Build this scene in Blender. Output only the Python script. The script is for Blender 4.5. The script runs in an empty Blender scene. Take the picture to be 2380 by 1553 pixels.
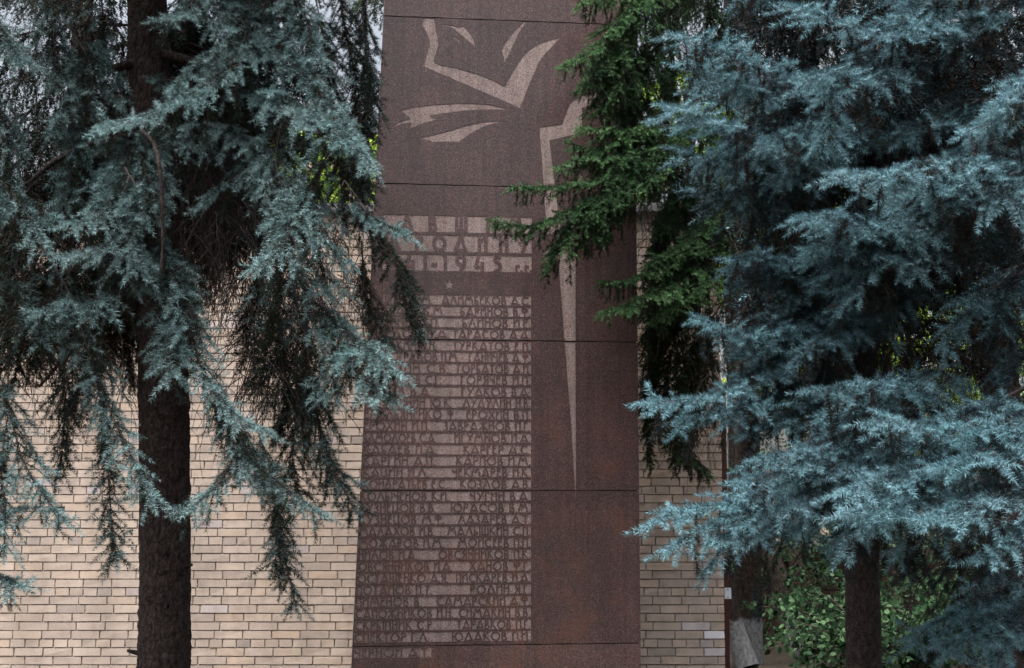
import bpy, bmesh, math, random
import numpy as np
from mathutils import Vector, Matrix, noise
from mathutils.geometry import delaunay_2d_cdt
R = math.radians
S = bpy.context.scene
C = S.collection

# ------------------------------------------------------------------ camera, sky, sun
FPX, CX, CY, HZ = 3250.0, 1189.5, 776.5, 1140.0     # focal length, centre and horizon on a 2379 px wide picture
CAMH = 1.65
TILT = math.atan((HZ - CY) / FPX)
cam_d = bpy.data.cameras.new("camera"); cam = bpy.data.objects.new("camera", cam_d); C.objects.link(cam)
cam.location = (0, 0, CAMH); cam.rotation_euler = (R(90) + TILT, 0, 0)
cam_d.sensor_width = 36; cam_d.lens = 36 * FPX / 2379; cam_d.clip_start = 0.05; cam_d.clip_end = 2000
S.camera = cam

w = bpy.data.worlds.new("World"); S.world = w; w.use_nodes = True
nt = w.node_tree; nt.nodes.clear()
sky = nt.nodes.new("ShaderNodeTexSky"); sky.sky_type = 'NISHITA'; sky.sun_disc = False
SUN_EL, SUN_AZ = R(70), R(215)
sky.sun_elevation = SUN_EL; sky.sun_rotation = SUN_AZ; sky.dust_density = 4; sky.air_density = 1.2
hs = nt.nodes.new("ShaderNodeHueSaturation"); hs.inputs['Saturation'].default_value = 0.40
bg = nt.nodes.new("ShaderNodeBackground"); bg.inputs['Strength'].default_value = 0.15
wo = nt.nodes.new("ShaderNodeOutputWorld")
# overcast sky reshaped: overhead boosted, low sky held down to deepen foliage shade
tcw = nt.nodes.new("ShaderNodeTexCoord"); sxz = nt.nodes.new("ShaderNodeSeparateXYZ"); nt.links.new(tcw.outputs['Generated'], sxz.inputs[0])
mrw = nt.nodes.new("ShaderNodeFloatCurve"); nt.links.new(sxz.outputs['Z'], mrw.inputs['Value'])
cv = mrw.mapping; cv.clip_max_y = 1; cc = cv.curves[0]       # light gathered overhead so crown interiors stay dark
for i_, (a_, b_) in enumerate(((0, .13), (.35, .13), (.65, .28), (1, 1))):
    if i_ in (0, 3): cc.points[0 if i_ == 0 else -1].location = (a_, b_)
    else: cc.points.new(a_, b_)
cv.update()
mul = nt.nodes.new("ShaderNodeMath"); mul.operation = 'MULTIPLY'; mul.inputs[1].default_value = 9.0; nt.links.new(mrw.outputs[0], mul.inputs[0])
mxw = nt.nodes.new("ShaderNodeMix"); mxw.data_type = 'RGBA'; mxw.blend_type = 'MULTIPLY'; mxw.inputs[0].default_value = 1.0
nt.links.new(sky.outputs[0], hs.inputs['Color']); nt.links.new(hs.outputs[0], mxw.inputs[6]); nt.links.new(mul.outputs[0], mxw.inputs[7]); nt.links.new(mxw.outputs[2], bg.inputs[0]); nt.links.new(bg.outputs[0], wo.inputs[0])
sd = bpy.data.lights.new("sun", 'SUN'); sd.energy = 1.5; sd.angle = R(26); sd.color = (1, 0.96, 0.92)
so = bpy.data.objects.new("sun", sd); C.objects.link(so)
# sun behind the camera's left shoulder, high, softened by cloud
sdir = Vector((math.sin(SUN_AZ) * math.cos(SUN_EL), math.cos(SUN_AZ) * math.cos(SUN_EL), math.sin(SUN_EL)))
so.rotation_euler = sdir.to_track_quat('Z', 'Y').to_euler()
S.view_settings.view_transform = 'Standard'; S.view_settings.look = 'None'; S.view_settings.gamma = 1
S.view_settings.exposure = 0.3
S.render.engine = 'CYCLES'
S.cycles.max_bounces = 5; S.cycles.diffuse_bounces = 3; S.cycles.glossy_bounces = 2; S.cycles.transmission_bounces = 2

# ------------------------------------------------------------------ helpers
def P(px, py, d):
    """world point seen at picture position (px, py) at distance d metres in front of the camera"""
    v = Vector(((px - CX), FPX, -(py - CY)))
    v = Matrix.Rotation(TILT, 3, 'X') @ v
    v *= d / v.y
    return Vector((v.x, v.y, v.z + CAMH))

def link(o, parent=None):
    C.objects.link(o)
    if parent is not None: o.parent = parent
    return o
def tag(o, label=None, cat=None, group=None, kind=None):
    if label: o['label'] = label
    if cat: o['category'] = cat
    if group: o['group'] = group
    if kind: o['kind'] = kind
    return o
def empty(name, loc, rz=0, **k):
    o = bpy.data.objects.new(name, None); link(o); o.location = loc; o.rotation_euler = (0, 0, rz)
    o.empty_display_size = 0.2
    return tag(o, **k)

def mesh_np(name, verts, faces, mats, parent=None, tint=None, midx=None, smooth=False):
    """faces: list of (M,k) int arrays; midx the same list as arrays of material indices"""
    me = bpy.data.meshes.new(name)
    verts = np.asarray(verts, np.float32)
    me.vertices.add(len(verts)); me.vertices.foreach_set('co', verts.ravel())
    faces = [np.asarray(f, np.int32) for f in faces if len(f)]
    ln = np.concatenate([np.full(len(f), f.shape[1], np.int32) for f in faces])
    lv = np.concatenate([f.ravel() for f in faces])
    me.loops.add(len(lv)); me.loops.foreach_set('vertex_index', lv)
    me.polygons.add(len(ln)); st = np.zeros(len(ln), np.int32); st[1:] = np.cumsum(ln)[:-1]
    me.polygons.foreach_set('loop_start', st); me.polygons.foreach_set('loop_total', ln)
    for m in (mats if isinstance(mats, (list, tuple)) else [mats]): me.materials.append(m)
    if midx is not None: me.polygons.foreach_set('material_index', np.concatenate(midx).astype(np.int32))
    me.polygons.foreach_set('use_smooth', np.full(len(ln), bool(smooth)))
    if tint is not None:
        a = me.attributes.new('tint', 'FLOAT', 'POINT'); a.data.foreach_set('value', np.asarray(tint, np.float32))
    me.update(calc_edges=True)
    return link(bpy.data.objects.new(name, me), parent)

def box_v(x0, x1, y0, y1, z0, z1):
    return [(x0,y0,z0),(x1,y0,z0),(x1,y1,z0),(x0,y1,z0),(x0,y0,z1),(x1,y0,z1),(x1,y1,z1),(x0,y1,z1)]
BOXF = np.array([(0,3,2,1),(4,5,6,7),(0,1,5,4),(1,2,6,5),(2,3,7,6),(3,0,4,7)])

class MB:
    def __init__(s): s.v = []; s.f = []; s.n = 0; s.t = []
    def add(s, v, f, t=0.5):
        v = np.asarray(v, float); s.v.append(v); s.f.append(np.asarray(f) + s.n); s.n += len(v); s.t.append(np.full(len(v), t))
    def box(s, *a, t=0.5): s.add(box_v(*a), BOXF, t)
    def build(s, name, mat, parent=None, smooth=False):
        return mesh_np(name, np.concatenate(s.v), s.f, mat, parent, np.concatenate(s.t), smooth=smooth)

def frames(d, rng):
    """rotation matrices whose third column is d, rolled at random"""
    d = d / np.linalg.norm(d, axis=1, keepdims=True)
    a = rng.normal(size=d.shape); a -= (a * d).sum(1, keepdims=True) * d
    a /= np.linalg.norm(a, axis=1, keepdims=True) + 1e-9
    return np.stack([a, np.cross(d, a), d], axis=2)

def tubes(lines, sides=4):
    """lines: list of (pts Nx3, radii N) -> verts, quads"""
    V = []; F = []; n = 0
    ang = np.arange(sides) * 2 * math.pi / sides
    for pts, rad in lines:
        pts = np.asarray(pts, float); k = len(pts)
        t = np.gradient(pts, axis=0); t /= np.linalg.norm(t, axis=1, keepdims=True) + 1e-9
        ref = np.array([0.31, 0.2, 0.93]) if abs(t[:, 2]).mean() < 0.8 else np.array([1, 0.1, 0.05])
        a = np.cross(t, ref); a /= np.linalg.norm(a, axis=1, keepdims=True) + 1e-9
        b = np.cross(t, a)
        ring = pts[:, None] + (a[:, None] * np.cos(ang)[None, :, None] + b[:, None] * np.sin(ang)[None, :, None]) * np.asarray(rad)[:, None, None]
        V.append(ring.reshape(-1, 3))
        i = np.arange(k - 1)[:, None] * sides; j = np.arange(sides)[None]; j2 = (j + 1) % sides
        F.append(np.stack([i + j, i + j2, i + sides + j2, i + sides + j], axis=2).reshape(-1, 4) + n); n += k * sides
    return np.concatenate(V), np.concatenate(F)

def smooth_line(pts, ds):
    """Catmull-Rom through pts, resampled about every ds metres"""
    p = np.array([list(q) for q in pts], float)
    p = np.vstack([2 * p[0] - p[1], p, 2 * p[-1] - p[-2]]); out = []
    for i in range(1, len(p) - 2):
        for u in np.linspace(0, 1, 16, endpoint=False):
            out.append(0.5 * ((2 * p[i]) + (-p[i-1] + p[i+1]) * u + (2*p[i-1] - 5*p[i] + 4*p[i+1] - p[i+2]) * u**2 + (-p[i-1] + 3*p[i] - 3*p[i+1] + p[i+2]) * u**3))
    out.append(p[-2]); out = np.array(out)
    s = np.concatenate([[0], np.cumsum(np.linalg.norm(np.diff(out, axis=0), axis=1))])
    n = max(4, int(s[-1] / ds) + 1); q = np.linspace(0, s[-1], n)
    return np.stack([np.interp(q, s, out[:, k]) for k in range(3)], 1), s[-1]

# ------------------------------------------------------------------ materials
def mat(name):
    m = bpy.data.materials.new(name); m.use_nodes = True
    return m, m.node_tree, m.node_tree.nodes['Principled BSDF']
def N(t, typ, **kw):
    n = t.nodes.new(typ)
    for k, v in kw.items():
        if k in n.inputs: n.inputs[k].default_value = v
        else: setattr(n, k, v)
    return n
def ramp(t, src, stops, interp='LINEAR'):
    r = t.nodes.new('ShaderNodeValToRGB'); r.color_ramp.interpolation = interp
    e = r.color_ramp.elements
    while len(e) < len(stops): e.new(0.5)
    for i, (p, c) in enumerate(stops):
        e[i].position = p; e[i].color = (*c, 1) if len(c) == 3 else c
    t.links.new(src, r.inputs[0]); return r
def mixc(t, fac, a, b, mode='MIX'):
    m = t.nodes.new('ShaderNodeMix'); m.data_type = 'RGBA'; m.blend_type = mode
    for s, v in ((0, fac), (6, a), (7, b)):
        if isinstance(v, bpy.types.NodeSocket): t.links.new(v, m.inputs[s])
        else: m.inputs[s].default_value = v if s == 0 else (*v, 1) if len(v) == 3 else v
    return m.outputs[2]
def objco(t): return t.nodes.new('ShaderNodeTexCoord').outputs['Object']
def noi(t, co, scale, detail=3, rough=0.5, dims='3D', dist=0):
    n = N(t, 'ShaderNodeTexNoise', Scale=scale, Detail=detail, Roughness=rough, Distortion=dist)
    if co is not None: t.links.new(co, n.inputs['Vector'])
    return n.outputs['Fac']
def mapping(t, co, scale=(1,1,1), loc=(0,0,0)):
    m = t.nodes.new('ShaderNodeMapping'); m.inputs['Scale'].default_value = scale; m.inputs['Location'].default_value = loc
    t.links.new(co, m.inputs['Vector']); return m.outputs[0]
def bump(t, b, h, strength, dist=0.01, chain=None):
    n = N(t, 'ShaderNodeBump', Strength=strength, Distance=dist); t.links.new(h, n.inputs['Height'])
    if chain: t.links.new(chain, n.inputs['Normal'])
    t.links.new(n.outputs[0], b.inputs['Normal']); return n.outputs[0]

def granite(name, pale):
    m, t, b = mat(name); co = objco(t)
    vg = N(t, 'ShaderNodeTexVoronoi', Scale=210.0); t.links.new(co, vg.inputs['Vector']); sg = t.nodes.new('ShaderNodeSeparateColor'); t.links.new(vg.outputs['Color'], sg.inputs[0]); grain = sg.outputs[0]; spk = noi(t, co, 35, 4, 0.8); big = noi(t, co, 1.3, 4, 0.6)
    st = noi(t, mapping(t, co, (5, 5, 0.5)), 1.6, 5, 0.65)
    if pale:
        c = ramp(t, grain, [(0.0, (0.09, 0.068, 0.064)), (0.25, (0.175, 0.133, 0.125)), (0.6, (0.235, 0.182, 0.171)), (1.0, (0.33, 0.268, 0.255))]).outputs[0]
    else:
        c = ramp(t, grain, [(0.0, (0.014, 0.010, 0.011)), (0.3, (0.044, 0.027, 0.026)), (0.7, (0.075, 0.046, 0.043)), (0.9, (0.108, 0.072, 0.068)), (1.0, (0.185, 0.135, 0.128))]).outputs[0]
    red = ramp(t, noi(t, co, 17, 6, 0.8), [(0.56, (0, 0, 0)), (0.68, (1, 1, 1))]).outputs[0]
    fr = N(t, 'ShaderNodeMath', operation='MULTIPLY'); t.links.new(red, fr.inputs[0]); fr.inputs[1].default_value = 0.55
    c = mixc(t, fr.outputs[0], c, (0.17, 0.055, 0.038))
    # rusty weathering blooms, strongest low down on the face
    sep = t.nodes.new('ShaderNodeSeparateXYZ'); t.links.new(co, sep.inputs[0])
    lo = N(t, 'ShaderNodeMapRange'); t.links.new(sep.outputs['Z'], lo.inputs[0])
    lo.inputs[1].default_value = 3.2; lo.inputs[2].default_value = 0.3; lo.inputs[3].default_value = 0.08; lo.inputs[4].default_value = 0.45
    rust = ramp(t, noi(t, co, 2.6, 6, 0.7, dist=0.4), [(0.50, (0, 0, 0)), (0.66, (1, 1, 1))]).outputs[0]
    mr = N(t, 'ShaderNodeMath', operation='MULTIPLY'); t.links.new(rust, mr.inputs[0]); t.links.new(lo.outputs[0], mr.inputs[1])
    c = mixc(t, mr.outputs[0], c, (0.13, 0.050, 0.030))
    # grime that has dulled the left-hand margin and run down in streaks
    lf = N(t, 'ShaderNodeMapRange'); t.links.new(sep.outputs['X'], lf.inputs[0])
    lf.inputs[1].default_value = 0.85; lf.inputs[2].default_value = 0.0; lf.inputs[3].default_value = 0.05; lf.inputs[4].default_value = 0.4 if pale else 0.2
    g = ramp(t, st, [(0.35, (0.25, 0.25, 0.25)), (0.62, (1, 1, 1))]).outputs[0]
    mg = N(t, 'ShaderNodeMath', operation='MULTIPLY'); t.links.new(g, mg.inputs[0]); t.links.new(lf.outputs[0], mg.inputs[1])
    c = mixc(t, mg.outputs[0], c, (0.050, 0.032, 0.029))
    stk = ramp(t, noi(t, mapping(t, co, (9, 9, 0.35)), 2.2, 4, 0.6), [(0.36, (0.74, 0.74, 0.76)), (0.6, (1.06, 1.05, 1.04))]).outputs[0]
    c = mixc(t, 0.8, c, stk, 'MULTIPLY')
    if not pale:
        oi = t.nodes.new('ShaderNodeObjectInfo'); c = mixc(t, 1.0, c, ramp(t, oi.outputs['Random'], [(0.0, (0.84, 0.82, 0.83)), (1.0, (1.16, 1.14, 1.14))]).outputs[0], 'MULTIPLY')
    else:
        c = mixc(t, ramp(t, noi(t, co, 3.5, 5, 0.7), [(0.48, (0, 0, 0)), (0.75, (0.4, 0.4, 0.4))]).outputs[0], c, (0.105, 0.09, 0.075))
    v = ramp(t, big, [(0.3, (0.80, 0.80, 0.80)), (0.7, (1.18, 1.18, 1.18))]).outputs[0]
    c = mixc(t, 1.0, c, v, 'MULTIPLY')
    t.links.new(c, b.inputs['Base Color'])
    b.inputs['Roughness'].default_value = 0.9 if pale else 0.3
    b.inputs['Specular IOR Level'].default_value = 0.2 if pale else 0.5
    if pale: bump(t, b, grain, 0.5, 0.003)
    return m
M_POL = granite('polished_brown_granite', False); M_PAL = granite('hammered_pale_granite', True)

def simple(name, col, rough=0.8, nscale=20, amt=0.3, bmp=0.3, bdist=0.005, metal=0, col2=None):
    m, t, b = mat(name); co = objco(t); n = noi(t, co, nscale, 5, 0.65)
    c2 = col2 or tuple(x * (1 - amt) for x in col); c1 = col if col2 else tuple(x * (1 + amt) for x in col)
    r = ramp(t, n, [(0.3, c2), (0.7, c1)]); t.links.new(r.outputs[0], b.inputs['Base Color'])
    b.inputs['Roughness'].default_value = rough; b.inputs['Metallic'].default_value = metal
    if bmp: bump(t, b, n, bmp, bdist)
    return m

def brick_mat(name, dark=False):
    m, t, b = mat(name); co = objco(t)
    at = N(t, 'ShaderNodeAttribute', attribute_name='tint')
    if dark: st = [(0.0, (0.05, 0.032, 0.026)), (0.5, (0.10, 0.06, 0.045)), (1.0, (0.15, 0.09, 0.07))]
    else: st = [(0.0, (0.28, 0.240, 0.212)), (0.25, (0.365, 0.304, 0.258)), (0.5, (0.405, 0.338, 0.282)), (0.70, (0.395, 0.310, 0.240)), (0.82, (0.39, 0.345, 0.335)), (0.92, (0.56, 0.54, 0.56)), (1.0, (0.72, 0.73, 0.78))]
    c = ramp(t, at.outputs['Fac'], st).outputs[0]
    n1 = noi(t, co, 9, 6, 0.7); n2 = noi(t, co, 120, 3, 0.7)
    v = ramp(t, n1, [(0.25, (0.74, 0.72, 0.72)), (0.5, (1, 1, 1)), (0.75, (1.10, 1.08, 1.05))]).outputs[0]
    c = mixc(t, 1, c, v, 'MULTIPLY')
    pit = ramp(t, n2, [(0.26, (0.45, 0.42, 0.40)), (0.36, (1, 1, 1))]).outputs[0]
    c = mixc(t, 0.8, c, pit, 'MULTIPLY')
    # thin black firing cracks and drips, short and upright
    cr = noi(t, mapping(t, co, (55, 55, 3.2)), 1.0, 3, 0.6)
    cm = ramp(t, cr, [(0.235, (0.30, 0.27, 0.26)), (0.265, (1, 1, 1))]).outputs[0]
    c = mixc(t, 0.9, c, cm, 'MULTIPLY')
    run = ramp(t, noi(t, mapping(t, co, (2.2, 2.2, 0.28)), 1.3, 5, 0.65), [(0.34, (0.78, 0.775, 0.78)), (0.60, (1.03, 1.02, 1.02))]).outputs[0]
    c = mixc(t, 0.9, c, run, 'MULTIPLY')
    t.links.new(c, b.inputs['Base Color']); b.inputs['Roughness'].default_value = 0.85; b.inputs['Specular IOR Level'].default_value = 0.25
    bump(t, b, n2, 0.35, 0.003); return m
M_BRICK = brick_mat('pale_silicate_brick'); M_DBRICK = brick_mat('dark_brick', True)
M_MORT = simple('grey_mortar', (0.225, 0.195, 0.172), 0.95, 40, 0.35, 0.6, 0.01)
M_COPE = simple('sheet_metal_coping', (0.16, 0.16, 0.165), 0.5, 8, 0.12, 0.05)
M_JOINT = simple('dark_joint', (0.025, 0.02, 0.02), 0.95, 30)
M_PLATE = simple('grey_painted_plate', (0.50, 0.55, 0.60), 0.5, 15, 0.1, 0.05)
M_RED = simple('rusty_red_paint', (0.06, 0.014, 0.011), 0.7, 12, 0.3, 0.2)
M_TIMBER = simple('weathered_timber', (0.05, 0.04, 0.035), 0.9, 14, 0.4, 0.5)
M_TWIG = simple('dead_twig', (0.026, 0.018, 0.016), 0.95, 30, 0.4, 0)
M_TWIGP = simple('pale_twig', (0.06, 0.045, 0.035), 0.9, 30, 0.3, 0)

def bark(name, c1, c2, white=None, scale=1.0):
    m, t, b = mat(name); co = objco(t)
    mp = mapping(t, co, (26 * scale, 26 * scale, 15 * scale))
    vo = N(t, 'ShaderNodeTexVoronoi', feature='DISTANCE_TO_EDGE', Scale=1.0); 
    wob = noi(t, co, 8, 4, 0.7); 
    ad = t.nodes.new('ShaderNodeVectorMath'); ad.operation = 'ADD'; cmb = t.nodes.new('ShaderNodeCombineXYZ')
    for k in range(3): 
        mm = N(t, 'ShaderNodeMath', operation='MULTIPLY'); t.links.new(wob, mm.inputs[0]); mm.inputs[1].default_value = 3.0; t.links.new(mm.outputs[0], cmb.inputs[k])
    t.links.new(mp, ad.inputs[0]); t.links.new(cmb.outputs[0], ad.inputs[1]); t.links.new(ad.outputs[0], vo.inputs['Vector'])
    n = noi(t, mapping(t, co, (1, 1, 0.45)), 38, 6, 0.75)
    c = ramp(t, n, [(0.32, c1), (0.68, c2)]).outputs[0]
    rd = ramp(t, noi(t, co, 6, 4, 0.6), [(0.52, (0, 0, 0)), (0.72, (1, 1, 1))]).outputs[0]
    fr = N(t, 'ShaderNodeMath', operation='MULTIPLY'); t.links.new(rd, fr.inputs[0]); fr.inputs[1].default_value = 0.25
    c = mixc(t, fr.outputs[0], c, (0.055, 0.030, 0.027))
    e = ramp(t, vo.outputs['Distance'], [(0.0, (0.35, 0.33, 0.33)), (0.10, (1, 1, 1))]).outputs[0]
    c = mixc(t, 1, c, e, 'MULTIPLY')
    if white:
        sep = t.nodes.new('ShaderNodeSeparateXYZ'); t.links.new(co, sep.inputs[0])
        ad2 = N(t, 'ShaderNodeMath', operation='MULTIPLY_ADD'); t.links.new(noi(t, co, 14, 3), ad2.inputs[0]); ad2.inputs[1].default_value = 0.14; t.links.new(sep.outputs['Z'], ad2.inputs[2])
        k = ramp(t, ad2.outputs[0], [(white + 0.055, (1, 1, 1)), (white + 0.085, (0, 0, 0))]).outputs[0]
        wc = ramp(t, n, [(0.3, (0.09, 0.088, 0.085)), (0.55, (0.25, 0.25, 0.25)), (0.8, (0.38, 0.38, 0.38))]).outputs[0]
        c = mixc(t, k, c, wc)
    t.links.new(c, b.inputs['Base Color']); b.inputs['Roughness'].default_value = 0.95; b.inputs['Specular IOR Level'].default_value = 0.15
    ch = bump(t, b, n, 0.8, 0.012); bump(t, b, vo.outputs['Distance'], 0.6, 0.02, ch)
    return m
M_BARKA = bark('dark_spruce_bark', (0.007, 0.005, 0.005), (0.060, 0.046, 0.044))
M_BARKB = bark('reddish_spruce_bark', (0.006, 0.0048, 0.0046), (0.034, 0.027, 0.026))
M_BARKW = bark('limewashed_bark', (0.02, 0.015, 0.013), (0.08, 0.06, 0.05), white=0.42)
M_BARKW2 = bark('limewashed_bark_low', (0.03, 0.024, 0.02), (0.13, 0.10, 0.08), white=0.42)
M_BARKL = bark('brown_pole_bark', (0.03, 0.024, 0.02), (0.12, 0.09, 0.075))

def needle(name, old, mid, new):  # dark end of the ramp: aged needles and painted crown shade
    m, t, b = mat(name); at = N(t, 'ShaderNodeAttribute', attribute_name='tint')
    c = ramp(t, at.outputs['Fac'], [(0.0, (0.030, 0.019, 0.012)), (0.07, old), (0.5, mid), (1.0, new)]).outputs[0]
    v = ramp(t, noi(t, objco(t), 3.0, 3), [(0.3, (0.80, 0.88, 0.86)), (0.7, (1.14, 1.06, 1.05))]).outputs[0]
    c = mixc(t, 1, c, v, 'MULTIPLY'); t.links.new(c, b.inputs['Base Color'])
    b.inputs['Roughness'].default_value = 0.6; b.inputs['Specular IOR Level'].default_value = 0.08
    return m
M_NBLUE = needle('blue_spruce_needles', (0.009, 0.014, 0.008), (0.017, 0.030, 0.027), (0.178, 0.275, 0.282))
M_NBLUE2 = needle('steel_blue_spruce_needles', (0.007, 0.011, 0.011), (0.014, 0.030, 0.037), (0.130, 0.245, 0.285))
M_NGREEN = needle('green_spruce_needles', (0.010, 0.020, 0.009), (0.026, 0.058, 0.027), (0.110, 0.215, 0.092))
def leafm(name, a, bb, cc):
    m = needle(name, a, bb, cc); t = m.node_tree; b = t.nodes['Principled BSDF']
    b.inputs['Roughness'].default_value = 0.45
    src = b.inputs['Base Color'].links[0].from_socket
    tr = t.nodes.new('ShaderNodeBsdfTranslucent'); t.links.new(src, tr.inputs[0])
    mx = t.nodes.new('ShaderNodeMixShader'); mx.inputs[0].default_value = 0.35
    out = t.nodes['Material Output']; t.links.new(b.outputs[0], mx.inputs[1]); t.links.new(tr.outputs[0], mx.inputs[2]); t.links.new(mx.outputs[0], out.inputs[0])
    return m
M_LEAF = leafm('shrub_leaves', (0.010, 0.026, 0.011), (0.032, 0.080, 0.036), (0.14, 0.25, 0.12))
M_LEAFB = leafm('broadleaf_leaves', (0.14, 0.24, 0.03), (0.25, 0.40, 0.05), (0.42, 0.58, 0.10))

# ------------------------------------------------------------------ ground
def ground_mat():
    m, t, b = mat('needle_litter_soil'); co = objco(t)
    n = noi(t, co, 2.2, 8, 0.7); n2 = noi(t, co, 40, 4, 0.7)
    c = ramp(t, n, [(0.3, (0.035, 0.026, 0.018)), (0.55, (0.075, 0.055, 0.038)), (0.7, (0.045, 0.065, 0.022))]).outputs[0]
    v = ramp(t, n2, [(0.3, (0.5, 0.5, 0.5)), (0.7, (1.5, 1.4, 1.2))]).outputs[0]
    c = mixc(t, 1, c, v, 'MULTIPLY'); t.links.new(c, b.inputs['Base Color']); b.inputs['Roughness'].default_value = 0.95
    bump(t, b, n2, 0.8, 0.03); return m
g = []; nx = 90
xs = np.concatenate([[-600, -200, -60, -25], np.linspace(-10, 12, nx), [25, 60, 200, 600]]); ys = np.concatenate([[-400, -100, -20], np.linspace(2, 24, nx), [40, 80, 200, 900]])
gv = [(x, y, (noise.noise(Vector((x * 1.1, y * 1.1, 0))) * 0.05 if -10 <= x <= 12 and 2 <= y <= 24 else 0) - 0.02) for y in ys for x in xs]
k = len(xs); gf = [(j*k+i, j*k+i+1, (j+1)*k+i+1, (j+1)*k+i) for j in range(len(ys)-1) for i in range(k-1)]
tag(mesh_np('ground', gv, [gf], ground_mat(), smooth=True), kind='structure')

# ------------------------------------------------------------------ pale brick wall
rng = np.random.default_rng(3); random.seed(5)
WY = 12.95; PITCH = 0.0768; GAP = 0.011
WXR = P(1681, 1330, WY).x; WXL = -8.0
NC = 55
def brick_wall(name, label, cat, x0, x1, yf, pitch, nc, hdr_phase, m, mort, thick, white=()):
    root = empty(name, (0, yf, 0), label=label, cat=cat)
    v = []; tt = []
    def brick(bx0, bx1, z0, z1, y0=0.0, y1=0.115, t=None):
        b = np.array(box_v(bx0, bx1, y0, y1, z0, z1)) + rng.normal(scale=0.0011, size=(8, 3)); b[:, 1] += rng.normal(scale=0.0014)
        if t is None:
            r = rng.random(); t = rng.uniform(0.2, 0.62) if r < 0.80 else (rng.uniform(0.62, 0.75) if r < 0.88 else (rng.uniform(0.0, 0.2) if r < 0.95 else rng.uniform(0.76, 0.84)))
        v.append(b); tt.append(np.full(8, t))
    for r in range(nc):
        z0 = r * pitch + GAP * 0.5; z1 = (r + 1) * pitch - GAP * 0.5
        hdr = (r % 6) == hdr_phase; L = 0.128 if hdr else 0.262
        x = x1; first = True; off = rng.choice([0.062, 0.128, 0.19]) if not hdr else 0.1
        while x > x0:
            l = off if first else L + rng.normal(scale=0.003)
            first = False
            ax0, ax1 = x - l + GAP * 0.5, x - (0 if x == x1 else GAP * 0.5)
            t = None
            for (wx, wz, wt) in white:
                if ax0 <= wx <= ax1 and z0 <= wz <= z1: t = wt
            brick(ax0, ax1, z0, z1, t=t)
            x -= l
        yy = 0.126
        while yy < thick - 0.02:                                   # return face of the wall's end
            brick(x1 - 0.1, x1, z0, z1, yy, min(yy + 0.245, thick)); yy += 0.257
    v = np.array(v); n = len(v)
    f = (BOXF[None] + (np.arange(n) * 8)[:, None, None]).reshape(-1, 4)
    mesh_np('brickwork', v.reshape(-1, 3), [f], m, root, np.concatenate(tt))
    mb = MB(); H = nc * pitch
    # mortar bed: finely divided so that it can bulge unevenly between the bricks
    gx = np.linspace(x0, x1 - 0.009, 700); gz = np.linspace(0, H, 280)
    X, Z = np.meshgrid(gx, gz); Y = 0.0085 + 0.0045 * rng.random(X.shape)
    V = np.stack([X, Y, Z], 2).reshape(-1, 3); a = np.arange(len(gx) - 1); bq = np.arange(len(gz) - 1)
    A, B = np.meshgrid(a, bq); i = B * len(gx) + A
    mb.add(V, np.stack([i, i + 1, i + len(gx) + 1, i + len(gx)], 2).reshape(-1, 4))
    mb.box(x0, x1 - 0.009, 0.02, thick - 0.01, 0, H)
    mb.build('mortar', mort, root)
    return root, H
# the header course whose middle is at picture height 1368 (y 2162 of the photograph)
zr = P(700, 2161.8 / 1.5734, WY).z; rr = int(zr / PITCH); shift = 0
NC = int((P(700, 470, WY).z) / PITCH)
w1, w2 = P(1660, 1470, WY), P(1622, 1451, WY); w3 = P(1655, 1514, WY)
wall, WH = brick_wall('brick_wall', 'long pale buff brick wall behind the memorial slab', 'wall', WXL, WXR, WY, PITCH, NC, rr % 6, M_BRICK, M_MORT, 0.38,
    white=((w1.x, w1.z, 1.0), (w2.x, w2.z, 0.86), (w3.x, w3.z, 0.88)))
cb = MB(); cb.box(WXL, WXR + 0.03, -0.05, 0.43, WH, WH + 0.03); cb.box(WXL, WXR + 0.03, -0.055, -0.045, WH - 0.05, WH + 0.028)
cb.build('coping', M_COPE, wall)

# plate and red post on the wall's end
pc = P(1690.5, 1379, WY + 0.06)
pr = empty('cover_plate', pc, label='small grey cover plate fixed to the right end of the brick wall', cat='plate')
pb = bmesh.new(); bmesh.ops.create_cube(pb, size=1, matrix=Matrix.Diagonal((0.062, 0.03, 0.098, 1))); bmesh.ops.bevel(pb, geom=pb.edges[:], offset=0.004, segments=2)
me = bpy.data.meshes.new('plate'); pb.to_mesh(me); me.materials.append(M_PLATE); link(bpy.data.objects.new('plate', me), pr)
for sz in (-0.038, 0.038): scr = MB(); scr.box(-0.005, 0.005, -0.019, -0.014, sz - 0.005, sz + 0.005); scr.build('screw', M_TIMBER, pr)
rp = empty('red_post', (WXR + 0.045, WY + 0.25, 0), label='dark red rusty post standing against the end of the brick wall', cat='post')
b = MB(); b.box(-0.035, 0.035, -0.03, 0.03, 0.0, 2.6); b.build('shaft', M_RED, rp)
b = MB(); b.box(-0.045, 0.045, -0.04, 0.04, 2.6, 2.63); b.build('cap', M_RED, rp)
b = MB(); b.box(-0.06, 0.06, -0.06, 0.06, 0.0, 0.02); b.build('foot_plate', M_RED, rp)

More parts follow.
